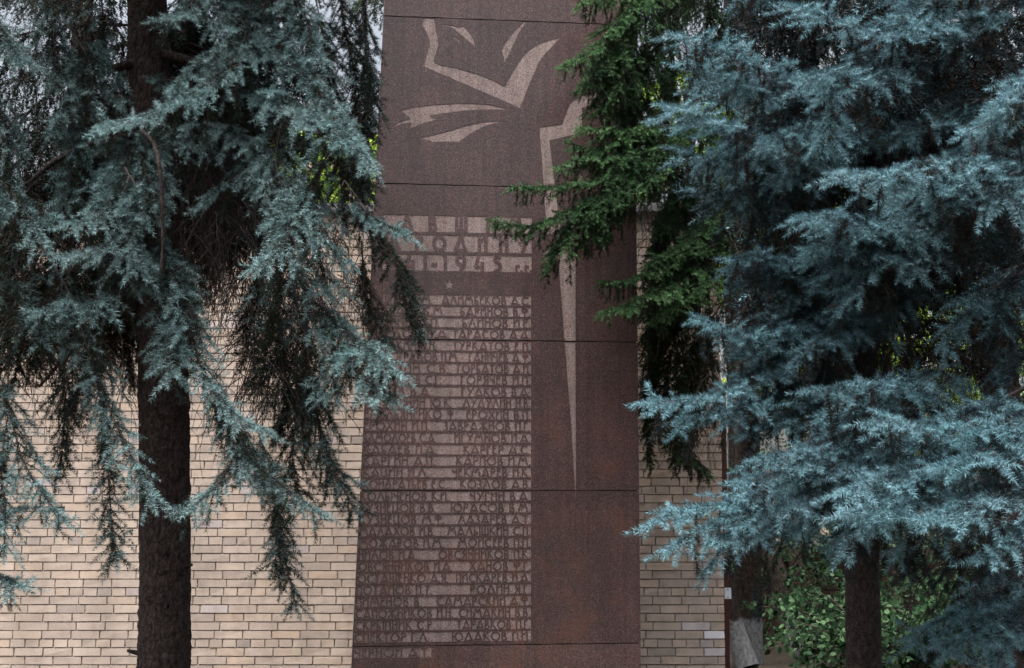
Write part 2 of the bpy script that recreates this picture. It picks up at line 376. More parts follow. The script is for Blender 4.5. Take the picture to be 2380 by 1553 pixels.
# ------------------------------------------------------------------ granite memorial
YAW = R(6.5); U = Vector((math.cos(YAW), math.sin(YAW), 0)); NV = Vector((math.sin(YAW), -math.cos(YAW), 0))
Q0 = P(1160, HZ, 11.5); O0 = Vector((Q0.x, Q0.y, 0)) - U * 1.2
def uv(px, py):
    """picture point -> (across, up) on the memorial's front face"""
    o = Vector((0, 0, CAMH)); d = P(px, py, 1.0) - o
    t = (O0 - o).dot(NV) / d.dot(NV); q = o + d * t
    return (q - O0).dot(U), q.z
l0, l1 = uv(816, 1553), uv(892, 20); r0, r1 = uv(1489, 1553), uv(1476, 260)
def lx(z): return l0[0] + (l1[0] - l0[0]) * (z - l0[1]) / (l1[1] - l0[1])
def rx(z): return r0[0] + (r1[0] - r0[0]) * (z - r0[1]) / (r1[1] - r0[1])
joints = [0.0] + [uv(1150, y)[1] for y in (1499, 1140, 791, 433, 47)] + [6.05, 7.3]
print('stele joints', [round(j, 2) for j in joints], 'width', rx(2) - lx(2))

def sq(x0, y0, x1, y1, wd):                                        # a stroke as a quad
    d = Vector((x1 - x0, y1 - y0)); n = Vector((-d.y, d.x)).normalized() * wd / 2
    return [(x0 + n.x, y0 + n.y), (x0 - n.x, y0 - n.y), (x1 - n.x, y1 - n.y), (x1 + n.x, y1 + n.y)]
def arc(cx, cy, rx_, ry_, a0, a1, wd, n=None):
    n = n or max(4, int(abs(a1 - a0) / 20)); out = []
    for i in range(n):
        q = []
        for a, s in ((i, 1), (i, -1), (i + 1, -1), (i + 1, 1)):
            th = R(a0 + (a1 - a0) * a / n); q.append((cx + (rx_ + s * wd / 2) * math.cos(th), cy + (ry_ + s * wd / 2) * math.sin(th)))
        out.append(q)
    return out
# glyph: advance width, strokes on a unit-height cell ('L', x0,y0,x1,y1) / ('A', cx,cy,rx,ry,a0,a1)
GL = {
 'А': (.74, [('L',.04,0,.37,1),('L',.70,0,.37,1),('L',.12,.2,.62,.2)]),
 'Б': (.46, [('L',.08,0,.08,1),('L',.08,.96,.34,.96),('A',.18,.26,.18,.2,-90,90),('L',.08,.06,.18,.06),('L',.08,.46,.18,.46)]),
 'В': (.50, [('L',.08,0,.08,1),('A',.20,.74,.14,.18,-90,90),('A',.20,.28,.22,.22,-90,90),('L',.08,.92,.2,.92),('L',.08,.53,.2,.53),('L',.08,.06,.2,.06)]),
 'Г': (.42, [('L',.08,0,.08,1),('L',.08,.92,.36,.92)]),
 'Д': (.74, [('L',.06,.06,.37,1),('L',.68,.06,.37,1),('L',.02,.08,.72,.08),('L',.05,0,.05,.14),('L',.69,0,.69,.14)]),
 'Е': (.44, [('L',.08,0,.08,1),('L',.08,.92,.38,.92),('L',.08,.66,.34,.66),('L',.08,.07,.38,.07)]),
 'Ж': (.84, [('L',.42,0,.42,1),('L',.04,0,.42,.66),('L',.80,0,.42,.66),('L',.12,1,.42,.6),('L',.72,1,.42,.6)]),
 'З': (.46, [('A',.18,.73,.16,.19,-90,140),('A',.16,.28,.22,.22,-140,90)]),
 'И': (.56, [('L',.08,0,.08,1),('L',.48,0,.48,1),('L',.08,.6,.48,.98)]),
 'Й': (.56, [('L',.08,0,.08,1),('L',.48,0,.48,1),('L',.08,.6,.48,.98)]),
 'К': (.58, [('L',.08,0,.08,1),('L',.12,.6,.42,1),('L',.12,.62,.54,0)]),
 'Л': (.68, [('L',.04,0,.34,1),('L',.64,0,.34,1)]),
 'М': (.86, [('L',.05,0,.24,.97),('L',.81,0,.62,.97),('L',.24,.97,.43,.52),('L',.62,.97,.43,.52)]),
 'Н': (.54, [('L',.08,0,.08,1),('L',.46,0,.46,1),('L',.08,.62,.46,.62)]),
 'О': (.84, [('A',.42,.5,.34,.42,0,360)]),
 'П': (.54, [('L',.08,0,.08,1),('L',.46,0,.46,1),('L',.08,.92,.46,.92)]),
 'Р': (.48, [('L',.08,0,.08,1),('A',.20,.72,.18,.2,-90,90),('L',.08,.92,.2,.92),('L',.08,.52,.2,.52)]),
 'С': (.66, [('A',.40,.5,.32,.42,48,312)]),
 'Т': (.50, [('L',.25,0,.25,1),('L',.03,.92,.47,.92)]),
 'У': (.62, [('L',.58,1,.16,0),('L',.06,1,.34,.48)]),
 'Ф': (.68, [('L',.34,0,.34,1),('A',.34,.70,.24,.20,0,360)]),
 'Х': (.62, [('L',.04,0,.54,1),('L',.58,0,.08,1)]),
 'Ц': (.60, [('L',.08,0,.08,1),('L',.46,0,.46,1),('L',.08,.1,.56,.1),('L',.56,0,.56,.16)]),
 'Ч': (.50, [('L',.42,0,.42,1),('A',.26,.76,.18,.22,150,290),('L',.3,.55,.42,.55)]),
 'Ш': (.72, [('L',.08,0,.08,1),('L',.36,0,.36,1),('L',.64,0,.64,1),('L',.08,.1,.64,.1)]),
 'Щ': (.78, [('L',.08,0,.08,1),('L',.36,0,.36,1),('L',.64,0,.64,1),('L',.08,.1,.74,.1),('L',.74,0,.74,.16)]),
 'Ы': (.68, [('L',.08,0,.08,1),('A',.18,.26,.18,.2,-90,90),('L',.08,.06,.18,.06),('L',.08,.46,.18,.46),('L',.6,0,.6,1)]),
 'Ь': (.46, [('L',.08,0,.08,1),('A',.18,.26,.18,.2,-90,90),('L',.08,.06,.18,.06),('L',.08,.46,.18,.46)]),
 'Ю': (1.0, [('L',.08,0,.08,1),('L',.08,.5,.26,.5),('A',.60,.5,.32,.42,0,360)]),
 'Я': (.50, [('L',.42,0,.42,1),('A',.30,.74,.18,.18,90,270),('L',.3,.92,.42,.92),('L',.3,.56,.42,.56),('L',.3,.54,.06,0)]),
 '1': (.28, [('L',.17,0,.17,1),('L',.17,.98,.02,.84)]),
 '4': (.62, [('L',.26,1,.08,.30),('L',.02,.26,.5,.26),('L',.48,0,.48,.6)]),
 '5': (.60, [('L',.20,.92,.52,.92),('L',.20,1,.18,.62),('A',.26,.32,.24,.28,-130,120)]),
 '9': (.66, [('A',.34,.66,.24,.26,0,360),('L',.56,.58,.34,0),('A',.3,.5,.28,.4,-60,20)]),
 '-': (.44, [('L',.02,.36,.40,.36)]),
 'г': (.34, [('L',.08,0,.08,.42),('L',.0,.36,.32,.36)]),
 '.': (.13, [('L',.06,0,.06,.13)]),
 ' ': (.30, []),
}
def text_polys(s, xa, xb, z0, z1, sw):
    """text fitted between xa and xb on the face, letter height z1-z0"""
    h = z1 - z0; tot = sum(GL[c][0] for c in s) + 0.06 * (len(s) - 1); kx = (xb - xa) / (tot * h)
    x = xa; out = []
    for c in s:
        wd, st = GL[c]
        for e in st:
            if e[0] == 'L': qs = [sq(e[1] * kx, e[2], e[3] * kx, e[4], sw)]
            else: qs = arc(e[1] * kx, e[2], e[3] * kx, e[4], e[5], e[6], sw)
            for q in qs: out.append([(x + a * h, z0 + min(max(b_, 0.0), 1.0) * h) for a, b_ in q])
        x += (wd + 0.06) * kx * h
    return out
SX = 1.5734
# rows of names, in the photograph's own pixels: band top, left text, its start and end, right text, its start
ROWS = [
 (1083.7,'ШИРОВ М.',1395,1581,'АЛИМБЕКОВ А.С.',1614), (1124.9,'АБАЕВ С.М.',1390,1626,'БАРИНОВ В.Ф.',1683), (1166.4,'АНИН А.П.',1385,1607,'БЛИНОВ И.Е.',1689),
 (1207.5,'БЕЛОВ В.А.',1382,1643,'ТАРАСОВ А.А.',1654), (1250,'БУЛКИН В.П.',1372,1597,'ТУРКАТОВ Е.П.',1653), (1291.4,'ВИНОГРАДОВ П.М.',1366,1676,'ГАНИЧЕВ А.Ф.',1713),
 (1332.9,'ГРУЗИН С.В.',1360,1640,'ГОРБАТОВ А.И.',1671), (1374.5,'ГОЛИКОВ С.Г.',1353,1613,'ГОРЯЧЕВ И.П.',1683), (1417,'ГУСЕВ В.А.',1345,1578,'ГУДКОВ В.А.',1686),
 (1458.6,'ДРУЖИНИН Ю.К.',1340,1653,'ДУДУЛИН Н.В.',1691), (1500.6,'ЕМЕЛЬЯНЕНКО Ф.',1331,1668,'ЕРОХИН В.П.',1704), (1542.5,'ЕРОХИН И.П.',1330,1570,'ЗАВРАЖНОВ П.Г.',1620),
 (1585.5,'ЗАМОЛОЕВ С.А.',1328,1594,'ИГУМНОВ И.А.',1660), (1627.7,'КАБАЕВ П.А.',1327,1597,'КАРГЕР А.С.',1693), (1669,'КАРГИН А.П.',1327,1590,'КАРПОВ И.М.',1666),
 (1711,'КАЦИН И.Л.',1326,1566,'ЧЕКМАРЕВ И.К.',1651), (1753.3,'КОНДРАТЬЕВ Е.С.',1326,1634,'КОЗЛОВ А.В.',1681), (1797.5,'КОЛЫЧЕНОВ К.И.',1316,1640,'ЧУГИН В.А.',1716),
 (1839.5,'КУЗНЕЦОВ В.В.',1313,1593,'ЮРАСОВ В.М.',1647), (1881.3,'КУЗНЕЦОВ М.Ф.',1313,1624,'ЛАЗАРЕВ А.Т.',1674), (1924,'МАЛАХОВ И.В.',1312,1590,'МАЛЫШКИН С.П.',1635),
 (1967,'МОЖАРОВ И.М.',1310,1621,'МОИСЕЕВ П.П.',1673), (2009.5,'НИЛОВ И.А.',1309,1525,'ОВСЯННИКОВ П.К.',1602), (2051.8,'ОВСЯННИКОВ И.А.',1309,1654,'ХАНОВ Ф.Г.',1715),
 (2094,'ОСТАЩЕНКО А.Я.',1306,1638,'ПИСКАРЕВ И.А.',1666), (2136.5,'ПОТАПОВ П.Т.',1302,1579,'РОДИН Я.Г.',1718), (2179,'ПИМЕНОВ В.',1300,1541,'САМАРСКИЙ А.Ф.',1596),
 (2221.8,'САПОЖНИКОВ И.Н.',1299,1656,'СИМАКИН В.В.',1676), (2264.5,'СКРЫПНИК С.Р.',1297,1589,'ТАРАВКОВ П.Г.',1669), (2307.5,'СПЕКТОР Г.Л.',1296,1569,'ЮДАКОВ П.И.',1651),
 (2369.5,'ЧЕРНОЙ А.Т.',1295,1572,None,0)]
def U_(sx, sy): return uv(sx / SX, sy / SX)
bands = []                                                          # (rect, letter polygons)
for (yt, lt, la, lb, rt, ra) in ROWS:
    zt = U_(1937, yt)[1]; zb = U_(1937, yt + 34.6)[1]
    if yt > 2360: zt = U_(1500, yt)[1]; zb = U_(1500, yt + 34.6)[1]
    xa = U_(la - 2, yt)[0]; xb = U_(1941, yt)[0] if rt else U_(1577, yt)[0]
    pol = text_polys(lt, U_(la, yt)[0], U_(lb, yt)[0], zb, zt, 0.175)
    if rt: pol += text_polys(rt, U_(ra, yt)[0], U_(1938, yt)[0], zb, zt, 0.175)
    bands.append(((xa, zb, xb, zt), pol))
HEAD = [(793, 853, [('П',1385),('А',1488),('В',1582),('Ш',1686),('И',1795),('М',1885)]),
        (864, 924, [('З',1392),('А',1440),('Р',1533),('О',1606),('Д',1684),('И',1764),('Н',1841),('У',1917)]),
        (935, 994, [('1',1390),('9',1430),('4',1500),('1',1552),('-',1589),('1',1626),('9',1684),('4',1753),('5',1817)])]
for (yt, yb, ls) in HEAD:
    z1_, z0_ = U_(1800, yt)[1], U_(1800, yb)[1]; h = z1_ - z0_; pol = []
    for c, cx in ls:
        xc = U_(cx, yt)[0]; wd = GL[c][0] * h * 0.97
        pol += text_polys(c, xc - wd / 2, xc + wd / 2, z0_, z1_, 0.225)
    if yt == 935:
        for cx in (1895, 1929): pol += text_polys('г.', U_(cx - 11, yt)[0], U_(cx + 14, yt)[0], z0_, z1_, 0.15)
    bands.append(((U_(1372, yt)[0], z0_, U_(1943, yt)[0], z1_), pol))
# relief drawing, outlines read from the photograph (zoom coordinates 2.824 px per photograph pixel from (1400, 0))
RELIEF = [
 [(420,685),(640,780),(900,893),(1180,1010),(1300,1065),(1410,1118),(1440,1045),(1500,900),(1545,790),(1610,640),(1660,570),(1730,500),(1830,390),(1700,420),(1600,460),(1500,520),(1440,590),(1400,650),(1340,740),(1280,850),(1265,895),(1150,840),(1040,790),(900,745),(740,700),(600,675),(535,650),(525,610),(550,540),(570,460),(560,380),(545,320),(540,270),(530,215),(520,192),(425,188),(400,260),(450,330),(475,400),(485,450),(460,530),(440,600)],
 [(600,250),(740,300),(790,345),(860,405),(945,475),(930,400),(880,320),(830,272),(770,282),(700,262)],
 [(690,368),(760,412),(808,468),(785,420),(740,382)],
 [(1225,520),(1250,600),(1255,650),(1300,560),(1350,450),(1400,340),(1440,280),(1500,190),(1380,290),(1300,390),(1240,480)],
 [(185,1140),(300,1110),(500,1085),(750,1072),(930,1070),(1080,1080),(1200,1105),(1318,1130),(1200,1132),(1000,1130),(850,1142),(640,1167),(480,1195),(560,1235),(450,1260),(340,1300),(270,1335),(300,1265),(180,1280),(95,1330),(150,1270),(230,1240),(285,1225),(240,1185)],
 [(385,1425),(520,1467),(600,1462),(690,1462),(780,1467),(860,1410),(960,1345),(1080,1290),(1200,1262),(1295,1255),(1150,1250),(1000,1266),(850,1300),(680,1355),(520,1395)],
]
reliefs = [[uv((1400 + x / 2.824) / SX, (y / 2.824) / SX) for x, y in pl] for pl in RELIEF]
# torch-like hilt, crossguard and long blade (picture coordinates)
reliefs.append([uv(x, y) for x, y in [(1253,296),(1305,289),(1316,262),(1324,240),(1345,226),(1385,215),(1420,205),(1400,240),(1352,250),(1352,300),(1340,312),(1276,326),(1287,415),(1302,540),(1270,545),(1262,415)]])
reliefs.append([uv(x, y) for x, y in [(1262,586),(1300,572),(1364,547),(1352,562),(1337,574),(1337,791),(1338,1170),(1326,975),(1312,800),(1297,600),(1264,606)]])
thin = [uv((1400 + x / 2.824) / SX, (y / 2.824) / SX) for x, y in [(960,765),(985,690),(1015,610),(1010,610),(980,690),(955,765)]]
reliefs.append(thin)
sc = uv(1643 / SX, 1042 / SX); sr = 0.046
reliefs.append([(sc[0] + math.sin(R(36 * i)) * (sr if i % 2 == 0 else sr * 0.42), sc[1] + math.cos(R(36 * i)) * (sr if i % 2 == 0 else sr * 0.42)) for i in range(10)])

DEP = 0.0024; GJ = 0.004
stele = empty('memorial_slab', O0, YAW, label='tall brown granite memorial with relief drawing and rows of carved names', cat='memorial')
def slab(z0, z1):
    za, zb = z0 + (GJ if z0 > 0 else 0), z1 - GJ
    nn = 24
    rnd = random.Random(int(z0 * 100))
    top = [(lx(zb) + (rx(zb) - lx(zb)) * i / nn, zb + (rnd.uniform(-.0022, .0022) if 0 < i < nn else 0)) for i in range(nn, -1, -1)]
    bot = [(lx(za) + (rx(za) - lx(za)) * i / nn, za + (rnd.uniform(-.0022, .0022) if 0 < i < nn else 0)) for i in range(nn + 1)]
    outer = bot + top
    polys = [outer]; kind = ['o']
    def over(zs): return max(zs) > za and min(zs) < zb
    for ri, rl in enumerate(reliefs):
        if over([q[1] for q in rl]): polys.append(rl); kind.append('r%d' % ri)
    for bi, (rc, pol) in enumerate(bands):
        if rc[1] > za and rc[3] < zb + 0.01:
            polys.append([(rc[0], rc[1]), (rc[2], rc[1]), (rc[2], min(rc[3], zb - 0.002)), (rc[0], min(rc[3], zb - 0.002))]); kind.append('b%d' % bi)
            for q in pol: polys.append(q); kind.append('l%d' % bi)
    vs = []; fs = []
    for pl in polys:
        a = sum(pl[i][0] * pl[(i+1) % len(pl)][1] - pl[(i+1) % len(pl)][0] * pl[i][1] for i in range(len(pl)))
        if abs(a) < 1e-9: fs.append([]); continue
        if a < 0: pl = pl[::-1]
        fs.append(list(range(len(vs), len(vs) + len(pl)))); vs += [Vector(q) for q in pl]
    idx = [i for i, f in enumerate(fs) if f]; 
    V, E, F, oV, oE, oF = delaunay_2d_cdt(vs, [], [fs[i] for i in idx], 0, 1e-5)
    cls = []
    for of in oF:
        ks = [kind[idx[i]] for i in of]
        if 'o' not in ks: cls.append(None); continue
        r = [k for k in ks if k[0] == 'r']; bnd = [k for k in ks if k[0] == 'b']; le = [k for k in ks if k[0] == 'l' and 'b' + k[1:] in bnd]
        if r: cls.append(r[0])
        elif bnd: cls.append('l' if le else bnd[0])
        else: cls.append('o')
    # split into surface (slab), lettering and recessed fields, with upright walls where the level changes
    emap = {}
    for fi, f in enumerate(F):
        if cls[fi] is None: continue
        for i in range(len(f)): emap.setdefault(tuple(sorted((f[i], f[(i+1) % len(f)]))), []).append((fi, f[i], f[(i+1) % len(f)]))
    def deep(c): return c is not None and c[0] in 'rb'
    objs = {}
    def ob(c): return objs.setdefault(c, [[], {}, [], []])
    def vid(c, i, d):
        o = ob(c); k_ = (i, d)
        if k_ not in o[1]: o[1][k_] = len(o[0]); o[0].append((V[i][0], d, V[i][1]))
        return o[1][k_]
    for fi, f in enumerate(F):
        c = cls[fi]
        if c is None: continue
        d = DEP if deep(c) else 0.0
        ob(c)[2].append([vid(c, i, d) for i in f])
    for e, l in emap.items():
        if len(l) == 2:
            (fa, a0, a1), (fb, b0, b1) = l
            if deep(cls[fa]) != deep(cls[fb]):
                if deep(cls[fa]): fa, a0, a1 = fb, b0, b1
                c = cls[fa]; ob(c)[3].append([vid(c, a0, 0.0), vid(c, a0, DEP), vid(c, a1, DEP), vid(c, a1, 0.0)])
    o = ob('o'); T = 0.34; n0 = len(o[0]); m_ = len(outer)
    A = [(x, 0.0, z) for x, z in outer]; B = [(x, T, z) for x, z in outer]
    o[0] += A + B; side = [[n0 + i, n0 + (i+1) % m_, n0 + m_ + (i+1) % m_, n0 + m_ + i] for i in range(m_)]
    o[0] += [(lx(za), DEP + .002, za), (rx(za), DEP + .002, za), (rx(zb), DEP + .002, zb), (lx(zb), DEP + .002, zb)]
    n1 = len(o[0])
    o[3] += side + [[n0 + 2 * m_ - 0 - nn - 2 + 0, n0 + m_, n0 + m_ + nn, n0 + m_ + nn + 1][::-1]] if False else side
    o[0] += [(lx(za), T, za), (rx(za), T, za), (rx(zb), T, zb), (lx(zb), T, zb)]; o[3].append([n1, n1+3, n1+2, n1+1])
    def mk(c, name, mt, par):
        q = objs[c]; fc = {}
        for f in q[2] + q[3]: fc.setdefault(len(f), []).append(f)
        return mesh_np(name, q[0], list(fc.values()), mt, par)
    so_ = mk('o', 'granite_slab', M_POL, stele)
    for c in objs:
        if c[0] == 'r':
            x = mk(c, 'relief', M_PAL, so_)
        elif c[0] == 'b': mk(c, 'inscription_band', M_PAL, so_)
        elif c == 'l': mk(c, 'lettering', M_POL, so_)
    return so_
for a, b_ in zip(joints[:-1], joints[1:]): slab(a, b_)
for zj in joints[1:-1]:
    core = MB(); core.box(lx(zj) + 0.012, rx(zj) - 0.012, 0.008, 0.33, zj - GJ - 0.004, zj + GJ + 0.004); core.build('joint_mortar', M_JOINT, stele)

# ------------------------------------------------------------------ spruce foliage
def shoot_template(n, L, nl, wid, rng, spread=58):
    """needles of one shoot along +Z, length L; one slender triangle each"""
    z = np.sort(rng.uniform(0.0, 1.0, n)) * L; th = np.arange(n) * 2.399 + rng.uniform(-.3, .3, n)
    el = np.radians(spread) * (1 - 0.28 * (z / L) ** 4) + rng.normal(scale=0.14, size=n); el[-max(4, n // 9):] *= rng.uniform(0.25, 0.9, max(4, n // 9))
    out = np.stack([np.cos(th), np.sin(th), 0 * th], 1)
    d = out * np.sin(el)[:, None] + np.array([0, 0, 1]) * np.cos(el)[:, None]
    ln = nl * (1 - 0.12 * (z / L) ** 2) * rng.uniform(0.8, 1.12, n)
    base = np.stack([0 * z, 0 * z, z], 1) + out * 0.0015
    sd_ = np.cross(d, rng.normal(size=d.shape)); sd_ /= np.linalg.norm(sd_, axis=1, keepdims=True)
    tip = base + d * ln[:, None] + np.array([0, 0, 1]) * (ln * 0.12)[:, None]
    v = np.stack([base - sd_ * wid / 2, base + sd_ * wid / 2, tip], 1)
    return v.reshape(-1, 3)
trng = np.random.default_rng(11)
NEAR = [shoot_template(76, 0.105, 0.0300, 0.0030, trng, 72) for _ in range(6)]
MIDL = [shoot_template(60, 0.105, 0.0295, 0.0036, trng, 72) for _ in range(6)]
SHORT = [shoot_template(60, 0.085, 0.0220, 0.0038, trng, 72) for _ in range(6)]
FARL = [shoot_template(18, 0.10, 0.030, 0.0085, trng, 62) for _ in range(5)]

def needles_mesh(sh, temps, rng):
    """sh: array (n, 8): start xyz, direction xyz, length scale, tint"""
    V = []; T = []
    pick = rng.integers(0, len(temps), len(sh))
    for k, tp in enumerate(temps):
        s = sh[pick == k]
        if not len(s): continue
        Fm = frames(s[:, 3:6], rng)
        v = np.einsum('nij,vj->nvi', Fm, tp) * s[:, 6][:, None, None] + s[:, None, 0:3]
        V.append(v.reshape(-1, 3).astype(np.float32))
        nt_ = len(tp) // 3
        tt = np.clip(s[:, 7][:, None] + rng.normal(scale=0.10, size=(len(s), nt_)), 0, 1)
        T.append(np.repeat(tt, 3, axis=1).ravel().astype(np.float32))
    return np.concatenate(V), np.concatenate(T)

def unit(v): return v / (np.linalg.norm(v) + 1e-9)
DOWN = np.array([0, 0, -1.0])
def gen_bough(axis_pts, wid=0.35, hang=0.9, step=0.055, rng=None, bare=0.15, old=0.25, new=0.85, sub=1.0, seg=0.065, rad=0.012, tipw=0.3, under=0.0, trim=0.0):
    """spruce bough: side branchlets comb out from the axis and sag; returns shoots and wood lines"""
    ax, L = smooth_line(axis_pts, step); ax = ax[:-max(1, int(round(trim / step)))] if trim else ax; n = len(ax)
    sh = []; wood = [(ax, np.linspace(rad, 0.0025, n))]
    tan = np.gradient(ax, axis=0); tan /= np.linalg.norm(tan, axis=1, keepdims=True) + 1e-9
    rs = unit(np.array([rng.normal(), rng.normal(), 0]))
    for i in range(n):
        t = i / (n - 1); tg = tan[i]
        s = np.cross(tg, [0, 0, 1.0]); ns = np.linalg.norm(s)
        s = s / ns if ns > 0.35 else unit(s + rs * 0.6)
        if t > bare:
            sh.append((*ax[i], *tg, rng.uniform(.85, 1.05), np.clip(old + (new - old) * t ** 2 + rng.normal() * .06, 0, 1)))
        for side in (-1, 1):
            if t < bare and rng.random() < 0.6: continue
            prof = tipw + (1 - tipw) * min(1, (1 - t) * 2.0)
            l = wid * prof * rng.uniform(.55, 1.15)
            d = unit(tg * 0.75 + s * side * rng.uniform(.5, 1.1) + DOWN * rng.uniform(-.25, .35) * (0.4 + hang) + rng.normal(size=3) * .12)
            p = ax[i].copy(); k = max(1, int(l / seg)); pts = [p.copy()]
            for j in range(k):
                u = (j + 1) / k
                sag = hang * (0.16 + 0.30 * u)
                d = unit(d + DOWN * sag * (0.4 if d[2] < -0.85 else 1) + rng.normal(size=3) * .07)
                if t > bare or u > 0.6:
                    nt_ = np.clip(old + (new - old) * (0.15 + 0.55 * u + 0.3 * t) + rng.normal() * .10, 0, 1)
                    sh.append((*p, *d, rng.uniform(.8, 1.0), nt_))
                    for q in (-1, 1):
                        for _r in range(int(sub) + (rng.random() < sub % 1)):
                            if rng.random() > (0.85 if j else 0.6): continue
                            r_ = unit(np.cross(d, rng.normal(size=3) * .5 + np.array([0, 0, 1.0])))
                            dd = unit(d * 0.62 + r_ * q * 0.85 + DOWN * 0.10 * hang + rng.normal(size=3) * .2)
                            pp = p + d * seg * rng.uniform(.2, .9)
                            sh.append((*pp, *dd, rng.uniform(.5, 1.05), 0.0 if rng.random() < .05 else np.clip(nt_ + rng.uniform(-.05, .25), 0, 1)))
                p = p + d * seg; pts.append(p.copy())
            sh.append((*p, *d, rng.uniform(.7, 1.0), np.clip(new + rng.normal() * .1, 0, 1)))
            wood.append((np.array(pts), np.linspace(0.0036, 0.0015, len(pts))))
        if t > bare * .5 and rng.random() < under:                  # branchlets hanging below the bough, tinted darker to paint its shade
            d = unit(DOWN + s * rng.uniform(-.5, .5) + tg * rng.uniform(-.1, .5)); p = ax[i].copy(); pts = [p.copy()]
            l = wid * rng.uniform(.7, 1.5) * min(1, .35 + (1 - t) * 1.6)
            for j in range(max(2, int(l / seg))):
                d = unit(d + DOWN * .18 + rng.normal(size=3) * .08); u = j * seg / l
                sh.append((*p, *d, rng.uniform(.8, 1.0), np.clip(old * .6 + (new - old) * .30 * u + rng.normal() * .06, 0, 1)))
                for q in (-1, 1):
                    if rng.random() < .8:
                        r_ = unit(np.cross(d, rng.normal(size=3))); pp = p + d * seg * rng.uniform(.2, .9)
                        sh.append((*pp, *unit(d * .8 + r_ * .75 + DOWN * .15), rng.uniform(.5, .95), np.clip(old * .6 + (new - old) * .40 * u + rng.normal() * .07, 0, 1)))
                p = p + d * seg; pts.append(p.copy())
            wood.append((np.array(pts), np.linspace(0.0030, 0.0013, len(pts))))
    sh.append((*ax[-1], *tan[-1], 1.0, 1.0))
    return np.array(sh), wood

def bough_object(pts, root, mat_n, temps, rng, name='bough', label=None, **kw):
    sh, wood = gen_bough([np.array(q) for q in pts], rng=rng, **kw)
    V, T = needles_mesh(sh, temps, rng)
    big = tubes(wood[:1], 7); sm = tubes(wood[1:], 3)
    nv = len(V); loc = np.array(root.location)
    vv = np.concatenate([V, big[0], sm[0]]) - loc
    ft = np.arange(nv).reshape(-1, 3); fq = np.concatenate([big[1] + nv, sm[1] + nv + len(big[0])])
    o = mesh_np(name, vv, [ft, fq], [mat_n, M_TWIG], root, np.concatenate([T, np.zeros(len(vv) - nv)]), [np.zeros(len(ft)), np.ones(len(fq))])
    if label: o['label'] = label
    return len(sh)

def merged(name, root, mat_n, temps, rng, bl, twigs=()):
    """many background boughs of one tree as its crown"""
    SH = []; W = []
    for pts, kw in bl:
        sh, wood = gen_bough([np.array(q) for q in pts], rng=rng, **kw); SH.append(sh); W += wood
    V, T = needles_mesh(np.concatenate(SH), temps, rng)
    sm = tubes(W + list(twigs), 3); nv = len(V)
    vv = np.concatenate([V, sm[0]]) - np.array(root.location)
    mesh_np(name, vv, [np.arange(nv).reshape(-1, 3), sm[1] + nv], [mat_n, M_TWIG], root, np.concatenate([T, np.zeros(len(sm[0]))]), [np.zeros(nv // 3), np.ones(len(sm[1]))])
    return sum(len(s) for s in SH)

def curtain(rng, n, region, d0, d1, lmin=0.3, lmax=0.8):
    """fine dead hanging twigs inside the crown, as wood lines; region in picture coordinates"""
    out = []
    for _ in range(n):
        x, y = rng.uniform(region[0], region[2]), rng.uniform(region[1], region[3]); p = np.array(P(x, y, rng.uniform(d0, d1)))
        d = unit(np.array([rng.normal() * .9, rng.normal() * .6, -0.35])); L = rng.uniform(lmin, lmax); k = 9; pts = [p.copy()]
        for j in range(k):
            d = unit(d + DOWN * 0.22 + rng.normal(size=3) * .13); p = p + d * L / k; pts.append(p.copy())
            if rng.random() < 0.75:
                e = unit(d + rng.normal(size=3) * .7); q = p.copy(); pp = [q.copy()]
                for _k in range(3): e = unit(e + DOWN * .25 + rng.normal(size=3) * .2); q = q + e * rng.uniform(.03, .07); pp.append(q.copy())
                out.append((np.array(pp), np.linspace(0.0018, 0.001, 4)))
        out.append((np.array(pts), np.linspace(0.0036, 0.0012, len(pts))))
    return out

def auto_boughs(base, zlo, zhi, n, L0, L1, rng, elev=0.15, sagk=0.28, az=(0, 360), lim=(-9, 9), **kw):
    out = []
    for i in range(n):
        f = (i + rng.random()) / n; z = zlo + (zhi - zlo) * f; L = (L0 + (L1 - L0) * f) * rng.uniform(.8, 1.1)
        a = R(rng.uniform(*az)); dx, dy = math.cos(a), math.sin(a); e = elev + rng.normal() * .08
        while L > .5 and not lim[0] < (base[0] + dx * L) / (base[1] + dy * L) < lim[1]: L *= .9      # neighbours and light keep the crown narrower on that side
        pts = []
        for s in np.linspace(0.05, 1, 6): pts.append((base[0] + dx * s * L, base[1] + dy * s * L, z + e * s * L - sagk * (s * L) ** 2 + 0.25 * L * max(0, s - .7) ** 2))
        out.append((pts, kw))
    return out

def trunk_mesh(pts, rads, root, m, name='trunk', sides=72, amp=0.006, seed=0, knots=()):
    ln, L = smooth_line(pts, 0.022); n = len(ln)
    rad = np.interp(np.linspace(0, 1, n), np.linspace(0, 1, len(rads)), rads)
    V, F = tubes([(ln, rad)], sides); C_ = np.repeat(ln, sides, axis=0); out = V - C_; out /= np.linalg.norm(out, axis=1, keepdims=True)
    disp = np.empty(len(V))
    for i in range(len(V)):
        q = V[i]; qq = Vector((q[0] * 20 + seed, q[1] * 20, q[2] * 11))
        qq += noise.noise_vector(Vector((q[0] * 14, q[1] * 14, q[2] * 14))) * 0.8
        dd, _ = noise.voronoi(qq); e = min(1.0, (dd[1] - dd[0]) * 2.2)
        disp[i] = e * amp * (0.6 + noise.noise(Vector(q) * 6)) + noise.noise(Vector((q[0] * 60, q[1] * 60, q[2] * 40))) * amp * .5
    V = V + out * disp[:, None]
    return mesh_np(name, V - np.array(root.location), [F], m, root, smooth=True)

SH_TOTAL = 0
